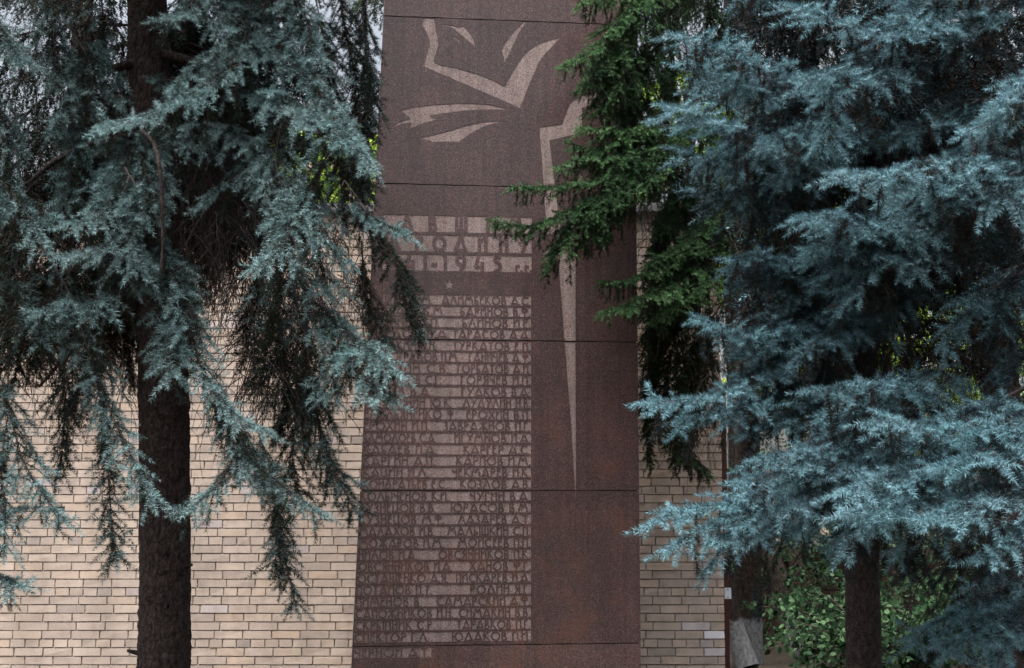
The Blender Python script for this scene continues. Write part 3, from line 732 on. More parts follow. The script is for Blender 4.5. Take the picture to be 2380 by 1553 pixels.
# ---- left blue spruce
rgA = np.random.default_rng(21); DA = 8.7
ta = [P(380, 1640, DA), P(383, 1400, DA), P(383, 1150, DA), P(379, 900, DA), P(370, 650, DA), P(358, 400, DA), P(348, 200, DA), P(341, 0, DA), P(330, -300, DA), P(322, -700, DA)]
base = ta[0].copy(); base.z = -0.03; k = 1 / (FPX / DA)
treeA = empty('blue_spruce', (base.x, base.y, 0), label='blue spruce with thick dark trunk, first tree left of the memorial', cat='spruce tree')
trunk_mesh([base] + ta[1:], [62*k, 57*k, 56.5*k, 56*k, 53*k, 49*k, 46*k, 43*k, 38*k, 26*k], treeA, M_BARKA, amp=0.011)
def hero(root, lst, mn, temps, rng, **base_kw):
    tot = 0
    for pts, kw in lst:
        kk = dict(base_kw); kk['new'] = kk['new'] * rng.uniform(.72, 1.05); kk['bare'] = rng.uniform(.1, .3); kk.update(kw); kk['wid'] *= kk.pop('wsc', 1)
        tot += bough_object([P(*q) for q in pts], root, mn, temps, rng, **kk)
    return tot
def zt(x0, d0, pts):
    return pts
HA = [  # low-tint boughs carry the crown's inner shade in their needle colour
 ([(352,-60,8.6),(470,-50,8.2),(570,70,7.8),(490,185,7.5),(360,258,7.2),(236,294,7.0)], dict(wid=.34)),
 ([(640,-70,8.3),(600,40,8.0),(530,110,7.7),(440,160,7.6),(400,215,7.5)], dict(wid=.32)),
 ([(350,-90,8.6),(520,-50,8.2),(640,90,7.9),(730,200,7.7),(790,270,7.5),(845,350,7.4)], dict(wid=.36)),
 ([(360,190,8.6),(520,170,8.1),(660,230,7.7),(790,300,7.3),(872,390,7.2)], dict(wid=.36)),
 ([(352,330,8.6),(460,290,8.2),(560,320,7.9),(610,380,7.8),(600,450,7.7)], dict(wid=.34)),
 ([(640,300,7.9),(560,400,7.8),(500,440,7.7),(470,480,7.7)], dict(wid=.22)),
 ([(660,250,7.7),(640,370,7.6),(655,450,7.5),(620,520,7.5)], dict(wid=.26)),
 ([(790,300,7.3),(740,400,7.4),(690,500,7.3),(650,580,7.2),(588,622,7.1)], dict(wid=.34)),
 ([(740,400,7.4),(730,500,7.5),(745,620,7.5),(770,690,7.5)], dict(wid=.34)),
 ([(700,480,7.6),(660,600,7.6),(640,700,7.7),(620,760,7.8)], dict(wid=.30, new=.5)),
 ([(355,340,8.5),(300,345,8.0),(285,410,7.7),(235,500,7.5),(160,520,7.3)], dict(wid=.34)),
 ([(290,390,7.7),(320,460,7.6),(270,560,7.5),(200,580,7.4),(135,600,7.3)], dict(wid=.30)),
 ([(250,560,7.7),(300,620,7.6),(250,690,7.5),(160,700,7.4),(85,730,7.3)], dict(wid=.30)),
 ([(352,300,8.4),(330,360,7.9),(345,450,7.6),(310,540,7.5),(335,640,7.4)], dict(wid=.26)),
 ([(372,560,8.5),(405,640,7.8),(385,740,7.6),(365,850,7.5)], dict(wid=.26, new=.7)),
 ([(150,1180,7.6),(60,1180,7.5),(0,1200,7.4)], dict(wid=.16)),
 ([(300,480,7.9),(370,590,7.7),(425,700,7.6),(400,800,7.5),(390,890,7.4)], dict(wid=.30)),
 ([(370,600,7.7),(440,720,7.6),(470,860,7.5),(545,960,7.4),(625,1005,7.3)], dict(wid=.22)),
 ([(470,850,7.6),(520,960,7.5),(580,1060,7.4),(660,1130,7.3),(745,1195,7.2)], dict(wid=.27)),
 ([(545,960,7.6),(550,1050,7.5),(510,1120,7.4),(432,1192,7.2)], dict(wid=.24)),
 ([(560,1000,7.6),(600,1080,7.5),(620,1150,7.5)], dict(wid=.22)),
 ([(90,560,7.9),(160,680,7.8),(200,800,7.7),(245,930,7.6),(300,1050,7.4),(357,1180,7.2)], dict(wid=.25)),
 ([(200,800,7.8),(235,930,7.8),(250,1080,7.7),(258,1200,7.6),(272,1310,7.5)], dict(wid=.17, new=.55)),
 ([(160,700,8.0),(150,860,8.0),(150,960,7.9),(140,1100,7.9)], dict(wid=.26, new=.35)),
 ([(-80,780,7.6),(10,930,7.5),(50,1060,7.4),(95,1140,7.3),(150,1212,7.2)], dict(wid=.26)),
 ([(-80,880,7.6),(-20,1020,7.5),(10,1150,7.4),(10,1290,7.3)], dict(wid=.22)),
 ([(-70,1290,7.6),(-20,1330,7.5),(20,1345,7.4),(50,1362,7.3)], dict(wid=.16)),
 ([(680,600,7.9),(740,700,7.7),(800,770,7.5),(860,815,7.2),(922,868,7.0)], dict(wid=.26)),
 ([(800,770,7.5),(830,850,7.3),(870,900,7.2),(905,930,7.1)], dict(wid=.20)),
 ([(770,760,7.6),(780,850,7.5),(760,930,7.4)], dict(wid=.24)),
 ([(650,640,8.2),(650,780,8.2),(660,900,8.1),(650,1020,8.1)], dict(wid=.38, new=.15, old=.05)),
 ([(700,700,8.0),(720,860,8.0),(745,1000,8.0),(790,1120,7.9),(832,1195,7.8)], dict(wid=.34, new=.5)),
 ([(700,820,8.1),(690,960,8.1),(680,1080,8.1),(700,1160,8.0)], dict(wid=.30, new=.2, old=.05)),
 ([(600,1000,8.0),(640,1130,7.9),(655,1260,7.8),(690,1420,7.7)], dict(wid=.17, new=.5)),
 ([(640,1160,7.9),(650,1250,7.9),(630,1330,7.8)], dict(wid=.13, new=.4)),
 ([(800,420,8.6),(865,510,8.5),(915,600,8.4),(950,690,8.3),(985,785,8.2)], dict(wid=.27, new=.3, old=.1, sub=1)),
 ([(830,470,8.4),(880,515,8.2),(945,540,8.0)], dict(wid=.10)),
 ([(840,560,8.6),(850,680,8.5),(880,760,8.4),(900,800,8.3)], dict(wid=.18, new=.35)),
 ([(200,-80,8.1),(130,20,8.0),(130,120,7.9),(160,220,7.8),(120,310,7.7)], dict(wid=.28)),
 ([(160,60,8.1),(215,170,7.9),(190,300,7.8),(160,420,7.8),(120,520,7.7)], dict(wid=.28)),
 ([(230,-60,8.2),(240,60,8.2),(235,180,8.1),(250,230,8.0)], dict(wid=.24)),
 ([(-90,-40,7.7),(-20,40,7.6),(20,100,7.5),(50,150,7.4)], dict(wid=.24)),
 ([(-90,180,7.8),(-20,240,7.7),(20,330,7.6),(10,420,7.6)], dict(wid=.26)),
 ([(-90,380,7.6),(0,420,7.5),(60,490,7.4),(100,560,7.3)], dict(wid=.30)),
 ([(-90,560,7.7),(0,640,7.6),(60,700,7.6),(110,800,7.5)], dict(wid=.30, new=.6)),
 ([(640,-60,8.2),(690,0,8.0),(720,80,7.9),(725,190,7.8)], dict(wid=.28)),
 ([(480,-70,8.0),(450,0,7.8),(410,40,7.6),(380,30,7.5)], dict(wid=.22)),
 ([(840,-60,9.6),(850,100,9.6),(855,260,9.5),(845,440,9.5)], dict(wid=.30, new=.25)),
 ([(810,300,9.4),(820,380,9.4),(835,450,9.3),(840,520,9.3)], dict(wid=.30, new=.25)),
 ([(770,260,9.2),(785,350,9.2),(795,430,9.1),(800,530,9.1)], dict(wid=.30, new=.3)),
 ([(600,540,8.6),(600,660,8.6),(590,780,8.5),(610,900,8.5)], dict(wid=.30, new=.12, old=.0)),
 ([(690,560,8.5),(710,700,8.5),(705,840,8.5),(690,980,8.5)], dict(wid=.36, new=.12, old=.0)),
 ([(640,440,8.5),(620,520,8.5),(560,560,8.4)], dict(wid=.36, new=.12, old=.0)),
 ([(470,420,8.9),(450,500,8.9),(460,570,8.9)], dict(wid=.36, new=.12, old=.0)),
 ([(560,400,8.9),(540,470,8.9),(520,540,8.9)], dict(wid=.36, new=.12, old=.0)),
 ([(300,640,8.9),(260,760,8.9),(200,880,8.9),(150,960,8.8)], dict(wid=.40, new=.12, old=.0)),
 ([(200,500,8.9),(120,640,8.9),(60,780,8.9),(30,900,8.8)], dict(wid=.42, new=.12, old=.0)),
 ([(310,520,8.9),(290,640,8.9),(290,760,8.9),(310,900,8.9)], dict(wid=.34, new=.12, old=.0)),
 ([(100,350,8.9),(60,480,8.9),(0,620,8.9),(-40,760,8.8)], dict(wid=.42, new=.12, old=.0)),
 ([(780,-80,9.2),(800,60,9.1),(830,200,9.1),(845,350,9.0),(850,450,9.0)], dict(wid=.36, new=.35)),
 ([(720,-60,9.2),(750,80,9.1),(770,230,9.1),(780,330,9.0)], dict(wid=.34, new=.4)),
]
SH_TOTAL += hero(treeA, HA, M_NBLUE, MIDL, rgA, hang=.60, step=0.062, wid=.3, old=.06, new=1.0, rad=.006, sub=1.1, under=.5, wsc=.95, seg=.08, trim=.08)
# thick limbs that show inside the crown, and the bare brown twigs hanging under them
limbs = [[(350,300,8.7),(280,325,8.5),(200,340,8.3),(120,380,8.0),(60,430,7.8)], [(350,120,8.7),(400,130,8.6),(470,150,8.4),(540,200,8.2)],
         [(358,420,8.7),(330,380,8.5),(300,350,8.3),(290,390,7.9)], [(372,620,8.7),(300,720,8.6),(200,780,8.6),(90,900,8.6)], [(345,140,8.7),(300,150,8.6),(220,170,8.5),(100,190,8.4)],
         [(350,250,8.7),(330,300,8.0),(355,330,7.6),(372,400,7.4),(378,560,7.4),(372,640,7.4)], [(360,500,8.7),(470,560,8.8),(560,620,8.9),(640,640,8.9)]]
for i, l in enumerate(limbs):
    ln, L = smooth_line([P(*q) for q in l], 0.05); v, f = tubes([(ln, np.linspace(.038 if i != 5 else .016, .008, len(ln)))], 8)
    v = v + np.random.default_rng(i).normal(scale=.0015, size=v.shape)
    mesh_np('limb', v - np.array(treeA.location), [f], M_BARKA, treeA, smooth=True)
for i, (yy, a, L_) in enumerate(((1530, 200, .07), (1330, -20, .05), (1110, 235, .10), (960, -40, .08), (1420, 290, .05))):
    q = P(381, yy, DA); e = Vector((math.cos(R(a)), math.sin(R(a)), .25)); ln = [q + e * .12, q + e * (.15 + L_ * .5), q + e * (.15 + L_)]
    v, f = tubes([(np.array([list(x_) for x_ in ln]), np.array([.020, .013, .008]))], 7); mesh_np('branch_stub', v - np.array(treeA.location), [f], M_BARKA, treeA)
bA = (base.x, base.y)
kwf = dict(lim=(-9, -.145), wid=.45, hang=1.1, step=.075, old=.0, new=.28, under=.7, seg=.09, sub=.9, bare=.1, rad=.012)  # dark tints paint interior shade into the crown's needles
bl = auto_boughs(bA, 2.75, 4.9, 26, 1.9, 2.2, rgA, az=(95, 215), **kwf) + auto_boughs(bA, 3.6, 4.9, 20, 1.5, 1.7, rgA, az=(10, 110), **kwf)
bl += auto_boughs(bA, 4.9, 8.5, 60, 2.2, 1.2, rgA, az=(0, 360), **kwf)
tw = curtain(rgA, 260, (370, 320, 580, 560), 8.3, 9.3, .25, .6) + curtain(rgA, 320, (0, 330, 330, 800), 8.3, 9.4) + curtain(rgA, 200, (400, 380, 700, 560), 8.2, 9.2) + curtain(rgA, 120, (560, 560, 720, 900), 8.1, 9.0) + curtain(rgA, 60, (440, 480, 560, 620), 8.2, 9.0, .3, .6) + curtain(rgA, 60, (700, 480, 860, 700), 8.3, 9.0)
SH_TOTAL += merged('crown', treeA, M_NBLUE, FARL, rgA, bl, tw)

# ---- right blue spruce
rgB = np.random.default_rng(33); DB = 9.0
tb = [P(2008, 1640, DB), P(2006, 1500, DB), P(2003, 1270, DB), P(2003, 900, DB), P(2000, 400, DB), P(1998, -200, DB), P(1996, -900, DB)]
base = tb[0].copy(); base.z = -0.03; k = 1 / (FPX / DB)
treeB = empty('blue_spruce', (base.x, base.y, 0), label='blue spruce right of the memorial whose broad boughs hide its upper trunk', cat='spruce tree')
trunk_mesh([base] + tb[1:], [40*k, 38*k, 37*k, 34*k, 30*k, 25*k, 20*k, 10*k], treeB, M_BARKB, amp=0.008, seed=7)
def T(*p): return list(p)[::-1]                                     # lists below run tip -> trunk
HB = [  # boughs with lowered tint have shade put into the needle colour
 (T((1562,80,6.6),(1640,100,6.7),(1710,135,6.9),(1800,170,7.2),(1900,180,7.7),(1990,130,8.8)), dict(wid=.38)),
 (T((1600,140,6.9),(1680,190,7.1),(1780,220,7.4),(1900,230,7.9)), dict(wid=.34)),
 (T((1825,10,6.4),(1900,30,6.5),(1990,65,6.7),(2080,70,6.9),(2160,10,7.4),(2100,-90,8.7)), dict(wid=.36)),
 (T((1545,245,6.5),(1610,265,6.6),(1690,300,6.8),(1790,310,7.2),(1920,270,8.0)), dict(wid=.42)),
 (T((1575,345,6.8),(1640,370,6.9),(1740,370,7.1),(1860,350,7.6),(1950,320,8.3)), dict(wid=.42, new=.75)),
 (T((1600,440,7.2),(1680,450,7.2),(1780,430,7.4),(1880,400,7.8)), dict(wid=.36, new=.6)),
 (T((1880,180,6.2),(1935,165,6.3),(1985,185,6.5),(2030,160,6.9),(2040,100,7.6)), dict(wid=.26)),
 (T((1925,350,6.4),(1930,280,6.4),(1940,200,6.4),(1985,185,6.6)), dict(wid=.20)),
 (T((1770,330,6.7),(1830,310,6.8),(1900,290,7.0),(1980,250,7.6)), dict(wid=.34)),
 (T((1820,420,7.0),(1850,360,7.0),(1900,310,7.1)), dict(wid=.28)),
 (T((1935,402,5.8),(2030,402,5.9),(2110,398,6.0),(2180,368,6.2),(2260,372,6.5),(2330,330,7.2)), dict(wid=.34)),
 (T((2010,440,6.1),(2090,440,6.1),(2180,430,6.3),(2280,430,6.6),(2360,400,7.2)), dict(wid=.38)),
 (T((2100,500,6.3),(2170,480,6.3),(2260,460,6.5),(2350,440,7)), dict(wid=.34)),
 (T((2400,560,6.1),(2360,480,6.1),(2300,430,6.2),(2240,440,6.5)), dict(wid=.34)),
 (T((2240,300,6.6),(2300,290,6.5),(2350,250,6.5),(2420,210,6.8)), dict(wid=.30)),
 (T((2290,250,6.3),(2350,225,6.3),(2420,180,6.5),(2500,120,7)), dict(wid=.34)),
 (T((2080,340,7.0),(2140,290,7.0),(2190,270,7.1),(2280,230,7.4)), dict(wid=.34, new=.65)),
 (T((1990,360,7.3),(2040,310,7.3),(2100,290,7.4),(2180,230,7.8)), dict(wid=.36, new=.5)),
 (T((1852,505,6.5),(1930,498,6.6),(2020,510,6.8),(2110,480,7.2),(2150,420,8)), dict(wid=.38)),
 (T((1862,600,6.8),(1910,570,6.8),(1990,540,7.0),(2080,520,7.4)), dict(wid=.36, new=.75)),
 (T((1900,650,6.9),(1950,610,6.9),(2010,570,7.0),(2080,540,7.3)), dict(wid=.34, new=.7)),
 (T((1692,605,7.0),(1760,592,7.1),(1840,600,7.3),(1940,560,7.8),(1980,500,8.6)), dict(wid=.36, new=.8)),
 (T((1700,670,7.2),(1770,640,7.2),(1850,640,7.4),(1930,600,7.8)), dict(wid=.30, new=.6)),
 (T((1618,735,6.9),(1670,755,6.9),(1740,775,7.0),(1840,740,7.3),(1960,670,8.2)), dict(wid=.34)),
 (T((1700,830,7.1),(1760,800,7.1),(1840,770,7.4),(1930,720,7.9)), dict(wid=.34, new=.7)),
 (T((1950,720,6.8),(2000,650,6.8),(2070,600,6.9),(2150,560,7.3)), dict(wid=.34)),
 (T((1840,850,6.9),(1890,800,6.9),(1960,760,7.1),(2060,720,7.6)), dict(wid=.34, new=.75)),
 (T((2000,790,7.2),(2040,730,7.2),(2100,680,7.3),(2160,620,7.6)), dict(wid=.30, new=.6)),
 (T((2185,810,6.9),(2220,750,6.9),(2280,700,7.0),(2360,620,7.3)), dict(wid=.32, new=.75)),
 (T((2300,760,6.9),(2340,680,6.9),(2400,600,7.1)), dict(wid=.32, new=.7)),
 (T((1502,935,6.6),(1580,930,6.7),(1660,912,6.8),(1750,870,7.1),(1860,800,7.7),(1960,750,8.7)), dict(wid=.30)),
 (T((1560,985,6.8),(1640,965,6.8),(1730,950,7.0),(1850,900,7.4),(1960,850,8.3)), dict(wid=.34)),
 (T((1720,1010,7.0),(1790,985,7.0),(1880,950,7.2),(1970,900,7.7)), dict(wid=.34, new=.75)),
 (T((1895,905,6.0),(1960,903,6.1),(2040,888,6.3),(2130,880,6.6),(2230,840,7.2)), dict(wid=.28)),
 (T((1920,960,6.4),(1990,950,6.4),(2070,930,6.6),(2170,910,7.0)), dict(wid=.32)),
 (T((2038,957,5.8),(2110,985,5.9),(2190,985,6.1),(2270,955,6.4),(2380,900,7)), dict(wid=.34)),
 (T((2250,1010,5.9),(2320,985,6.0),(2390,950,6.2),(2450,900,6.6)), dict(wid=.36)),
 (T((1745,1070,6.2),(1830,1055,6.3),(1940,1020,6.5),(2060,970,6.9),(2180,920,7.6)), dict(wid=.34)),
 (T((1722,1130,6.1),(1800,1100,6.2),(1900,1080,6.3),(2020,1040,6.7),(2130,1000,7.4)), dict(wid=.38)),
 (T((1790,1190,6.2),(1860,1150,6.3),(1960,1110,6.5),(2080,1060,7.0)), dict(wid=.36)),
 (T((1512,1218,6.4),(1580,1185,6.5),(1680,1170,6.6),(1790,1140,6.9),(1900,1090,7.5),(1990,1050,8.7)), dict(wid=.32)),
 (T((1560,1275,6.3),(1630,1225,6.4),(1720,1195,6.5),(1820,1180,6.8),(1920,1130,7.5)), dict(wid=.36)),
 (T((1640,1330,6.4),(1680,1270,6.4),(1740,1220,6.5),(1810,1190,6.8)), dict(wid=.26)),
 (T((1840,1250,6.4),(1880,1200,6.4),(1940,1160,6.6),(2030,1110,7.1)), dict(wid=.30)),
 (T((1958,1145,5.7),(2040,1115,5.8),(2130,1090,6.0),(2240,1040,6.4),(2350,1000,7)), dict(wid=.36)),
 (T((1975,1195,5.8),(2050,1165,5.9),(2140,1130,6.1),(2250,1090,6.5)), dict(wid=.36)),
 (T((1950,1290,6.3),(1985,1220,6.3),(2040,1180,6.4),(2120,1140,6.8)), dict(wid=.28)),
 (T((2008,1228,5.8),(2070,1175,5.9),(2150,1145,6.0),(2260,1100,6.3)), dict(wid=.32)),
 (T((2139,1200,5.6),(2210,1190,5.6),(2300,1150,5.8),(2420,1110,6.2)), dict(wid=.36)),
 (T((2170,1090,5.8),(2240,1065,5.8),(2320,1030,6.0),(2420,1000,6.4)), dict(wid=.36)),
 (T((2278,1308,5.7),(2330,1270,5.7),(2400,1230,5.9),(2480,1190,6.3)), dict(wid=.32)),
 (T((2090,1290,6.2),(2130,1230,6.2),(2200,1190,6.3),(2300,1150,6.6)), dict(wid=.28)),
 (T((2118,1500,6.7),(2160,1455,6.8),(2230,1420,6.9),(2320,1370,7.2),(2420,1290,7.6)), dict(wid=.30, new=.95)),
 (T((2200,1525,6.6),(2250,1480,6.7),(2330,1440,6.8),(2430,1370,7.1)), dict(wid=.34, new=.95)),
 (T((2310,1560,6.5),(2340,1480,6.5),(2400,1400,6.7),(2460,1300,7)), dict(wid=.32, new=.95)),
 (T((2240,1440,7.6),(2230,1340,7.6),(2250,1250,7.5),(2300,1180,7.4)), dict(wid=.34, new=.2, old=.05)),
 (T((2350,1420,7.6),(2340,1320,7.6),(2350,1220,7.5)), dict(wid=.36, new=.25, old=.05)),
 (T((2120,1350,7.8),(2130,1290,7.7),(2160,1220,7.6)), dict(wid=.26, new=.25, old=.05)),
 (T((2200,110,7.0),(2250,60,7.0),(2320,20,7.2),(2400,-40,7.5)), dict(wid=.34, new=.6)),
 (T((2160,-20,6.9),(2230,-40,7.0),(2330,-80,7.3)), dict(wid=.30, new=.6)),
 (T((1700,20,7.4),(1760,-20,7.4),(1850,-60,7.6),(1930,-100,8)), dict(wid=.34, new=.6)),
 (T((2330,900,7.0),(2370,840,7.0),(2420,780,7.2)), dict(wid=.30, new=.6)),
]
SH_TOTAL += hero(treeB, HB, M_NBLUE2, NEAR, rgB, hang=.42, step=0.068, wid=.3, old=.05, new=1.0, rad=.006, sub=1.15, under=.4, seg=.085, trim=.09)
bB = (base.x, base.y)
kwb = dict(lim=(.165, 9), wid=.45, hang=1.1, step=.075, old=.0, new=.30, under=.7, seg=.085, sub=.9, bare=.1, rad=.012)  # needles darkened by tint to stand for shade inside the crown
bl = auto_boughs(bB, 2.9, 4.8, 30, 1.5, 1.6, rgB, az=(150, 300), **kwb) + auto_boughs(bB, 3.2, 4.8, 34, 1.9, 2.0, rgB, az=(-60, 150), **kwb)
bl += auto_boughs(bB, 2.3, 3.2, 9, 1.2, 1.4, rgB, az=(0, 360), **kwb)
bl += auto_boughs(bB, 4.9, 8.6, 60, 2.4, 1.1, rgB, az=(0, 360), **kwb)
tw = curtain(rgB, 200, (1950, 150, 2379, 700), 8.0, 9.6) + curtain(rgB, 160, (1900, 600, 2379, 1000), 8.2, 9.8) + curtain(rgB, 60, (2180, 1100, 2379, 1300), 7.6, 8.4)
SH_TOTAL += merged('crown', treeB, M_NBLUE2, FARL, rgB, bl, tw)

# ---- green spruce beyond the end of the wall
rgC = np.random.default_rng(44); DC = 13.9
tc = [P(1741, 1524, DC), P(1738, 1430, DC), P(1737, 1200, DC), P(1736, 800, DC), P(1735, 300, DC), P(1733, -300, DC), P(1731, -1200, DC)]
base = tc[0].copy(); base.z = -0.03; k = 1 / (FPX / DC)
treeC = empty('green_spruce', (base.x, base.y, 0), label='green spruce with limewashed trunk foot beyond the wall end, boughs crossing the memorial', cat='spruce tree')
trunk_mesh([base] + tc[1:], [32*k, 29*k, 24*k, 22*k, 20*k, 17*k, 14*k, 6*k], treeC, M_BARKW, amp=0.006, seed=17, sides=56)
HC = [  # darkest drooping boughs: shade painted through the needle tint
 ([(1736,250,13.9),(1720,290,12.7),(1640,280,12.0),(1540,320,11.4),(1440,400,11.0),(1320,430,10.8),(1188,438,10.6)], dict(wid=.30, bare=.3)),
 ([(1640,300,12.0),(1520,370,11.3),(1430,430,11.0),(1340,480,10.8),(1230,525,10.7),(1142,512,10.6)], dict(wid=.34)),
 ([(1400,440,11.0),(1340,500,10.9),(1300,570,10.8),(1268,635,10.8)], dict(wid=.32, new=.6)),
 ([(1480,400,11.2),(1400,470,11.0),(1370,540,10.9),(1330,590,10.9)], dict(wid=.30, new=.6)),
 ([(1500,-40,11.5),(1450,60,11.3),(1400,140,11.1),(1350,210,11.0)], dict(wid=.40, new=.6)),
 ([(1560,-40,11.8),(1530,90,11.6),(1480,180,11.4),(1440,280,11.3)], dict(wid=.42, new=.4)),
 ([(1560,300,11.7),(1570,420,11.7),(1540,520,11.7),(1520,600,11.8)], dict(wid=.42, new=.3)),
 ([(1640,330,12.2),(1640,430,12.2),(1620,520,12.1),(1560,600,12.0)], dict(wid=.45, new=.3)),
 ([(1560,330,11.6),(1470,400,11.3),(1420,480,11.1),(1400,560,11.0)], dict(wid=.32, new=.5)),
 ([(1520,280,11.4),(1440,330,11.2),(1380,350,11.1),(1320,330,11.0)], dict(wid=.30)),
 ([(1560,290,11.5),(1480,300,11.2),(1400,300,11.0),(1345,300,10.9)], dict(wid=.26)),
 ([(1520,340,11.4),(1420,370,11.0),(1350,370,10.9),(1295,390,10.8)], dict(wid=.30)),
 ([(1735,-60,13.9),(1720,-80,12.6),(1600,-60,11.8),(1480,10,11.3),(1400,90,11.0),(1308,155,10.8)], dict(wid=.36, bare=.25)),
 ([(1560,-60,11.8),(1480,-30,11.4),(1410,-10,11.2),(1345,10,11.0)], dict(wid=.30)),
 ([(1460,40,11.3),(1440,130,11.2),(1410,200,11.1),(1390,262,11.0)], dict(wid=.38, new=.5)),
 ([(1500,40,11.5),(1500,150,11.4),(1480,250,11.4),(1475,330,11.3)], dict(wid=.36, new=.25)),
 ([(1580,20,12.0),(1560,130,12.0),(1545,240,12.0),(1500,330,11.9)], dict(wid=.40, new=.25)),
 ([(1640,-60,12.2),(1650,60,12.2),(1640,160,12.2),(1600,230,12.1)], dict(wid=.40, new=.3)),
 ([(1620,300,12.0),(1600,400,12.0),(1560,480,11.9),(1520,540,11.9)], dict(wid=.42, new=.3)),
 ([(1736,480,13.9),(1715,520,12.7),(1640,560,12.0),(1560,600,11.5),(1470,650,11.2),(1394,655,11.0)], dict(wid=.26, bare=.3)),
 ([(1640,560,12.0),(1580,640,11.6),(1500,690,11.2),(1398,728,11.0)], dict(wid=.26)),
 ([(1736,420,13.9),(1720,440,12.7),(1660,500,12.0),(1600,560,11.6),(1500,620,11.3)], dict(wid=.34, bare=.3)),
 ([(1660,560,12.0),(1620,650,11.7),(1560,710,11.5),(1520,740,11.4)], dict(wid=.32)),
 ([(1700,400,12.6),(1680,480,12.2),(1650,560,12.0),(1600,620,11.9)], dict(wid=.40, new=.5)),
 ([(1560,440,11.9),(1530,560,12.0),(1515,680,12.0),(1510,800,12.0)], dict(wid=.26, new=.15, old=.02)),
 ([(1540,620,12.1),(1515,740,12.1),(1512,860,12.1),(1515,960,12.1)], dict(wid=.24, new=.15, old=.02)),
 ([(1690,620,12.6),(1600,700,12.2),(1560,820,12.1),(1550,940,12.0),(1570,1040,12.0),(1650,1105,11.9)], dict(wid=.36, new=.15, old=.02)),
 ([(1680,700,12.5),(1620,800,12.3),(1590,920,12.2),(1590,1040,12.2),(1640,1090,12.1)], dict(wid=.36, new=.15, old=.02)),
 ([(1620,700,12.3),(1540,780,12.1),(1510,880,12.1),(1505,990,12.1),(1510,1080,12.0)], dict(wid=.26, new=.15, old=.02)),
 ([(1640,740,12.3),(1640,860,12.3),(1600,980,12.2),(1560,1080,12.2)], dict(wid=.30, new=.15, old=.02)),
 ([(1620,560,12.3),(1550,640,12.2),(1520,720,12.2),(1510,800,12.2)], dict(wid=.30, new=.2, old=.02)),
]
SH_TOTAL += hero(treeC, HC, M_NGREEN, SHORT, rgC, hang=.50, step=0.05, trim=.06, wid=.38, old=.15, new=.85, rad=.007, sub=1.7, under=.8)
bC = (base.x, base.y)
kwc = dict(lim=(.055, 9), wid=.5, hang=1.0, step=.085, old=.0, new=.3, under=.6, seg=.09, sub=.9, bare=.1, rad=.013)  # crown shade put into the needle tint here too
bl = auto_boughs(bC, 2.4, 4.4, 14, 1.9, 1.9, rgC, az=(-80, 90), **kwc) + auto_boughs(bC, 4.7, 9.3, 40, 2.5, 1.2, rgC, az=(0, 360), **kwc)
tw = curtain(rgC, 200, (1490, 420, 1720, 1000), 11.9, 12.6) + curtain(rgC, 60, (1490, 250, 1640, 500), 11.9, 12.6)
SH_TOTAL += merged('crown', treeC, M_NGREEN, FARL, rgC, bl, tw)

# ---- two more spruces that close the crowns behind
def back_spruce(px, d, zlo, zhi, n, L, mn, rng, label, w_=.15, bk=M_BARKA, az=(0, 360), name='blue_spruce'):
    b0 = P(px, 1140, d); root = empty(name, (b0.x, b0.y, 0), label=label, cat='spruce tree', group='spruces closing the view behind')
    trunk_mesh([(b0.x, b0.y, -.03), (b0.x + .03, b0.y, 2), (b0.x - .02, b0.y, 5), (b0.x, b0.y, 9)], [w_ * 1.25, w_, w_ * .8, w_ * .3], root, bk, sides=40, seed=px)
    kk = dict(wid=.5, hang=1.0, step=.09, old=.0, new=.3, under=.6, seg=.09, sub=.9, bare=.1, rad=.013)  # background crowns tinted dark, shade painted into the needles
    return merged('crown', root, mn, FARL, rng, auto_boughs((b0.x, b0.y), zlo, zhi, n, L, L * .5, rng, az=az, **kk))
SH_TOTAL += back_spruce(158, 14.6, 4.0, 9.5, 30, 2.2, M_NBLUE, np.random.default_rng(5), 'dark spruce behind the wall at the far left, its trunk showing at the top')
SH_TOTAL += back_spruce(2330, 12.6, 2.9, 9.0, 40, 2.3, M_NBLUE2, np.random.default_rng(6), 'shaded spruce standing behind the right-hand blue spruce at the picture edge')
SH_TOTAL += back_spruce(1720, 16.8, 4.2, 10, 30, 2.0, M_NGREEN, np.random.default_rng(8), 'dark green spruce standing far behind the wall, right of the memorial top', name='green_spruce')
SH_TOTAL += back_spruce(915, 15.8, 5.2, 10, 16, 1.3, M_NGREEN, np.random.default_rng(9), 'dark spruce behind the memorial, twigs peeping past its upper left edge', name='green_spruce')
print('shoots', SH_TOTAL)

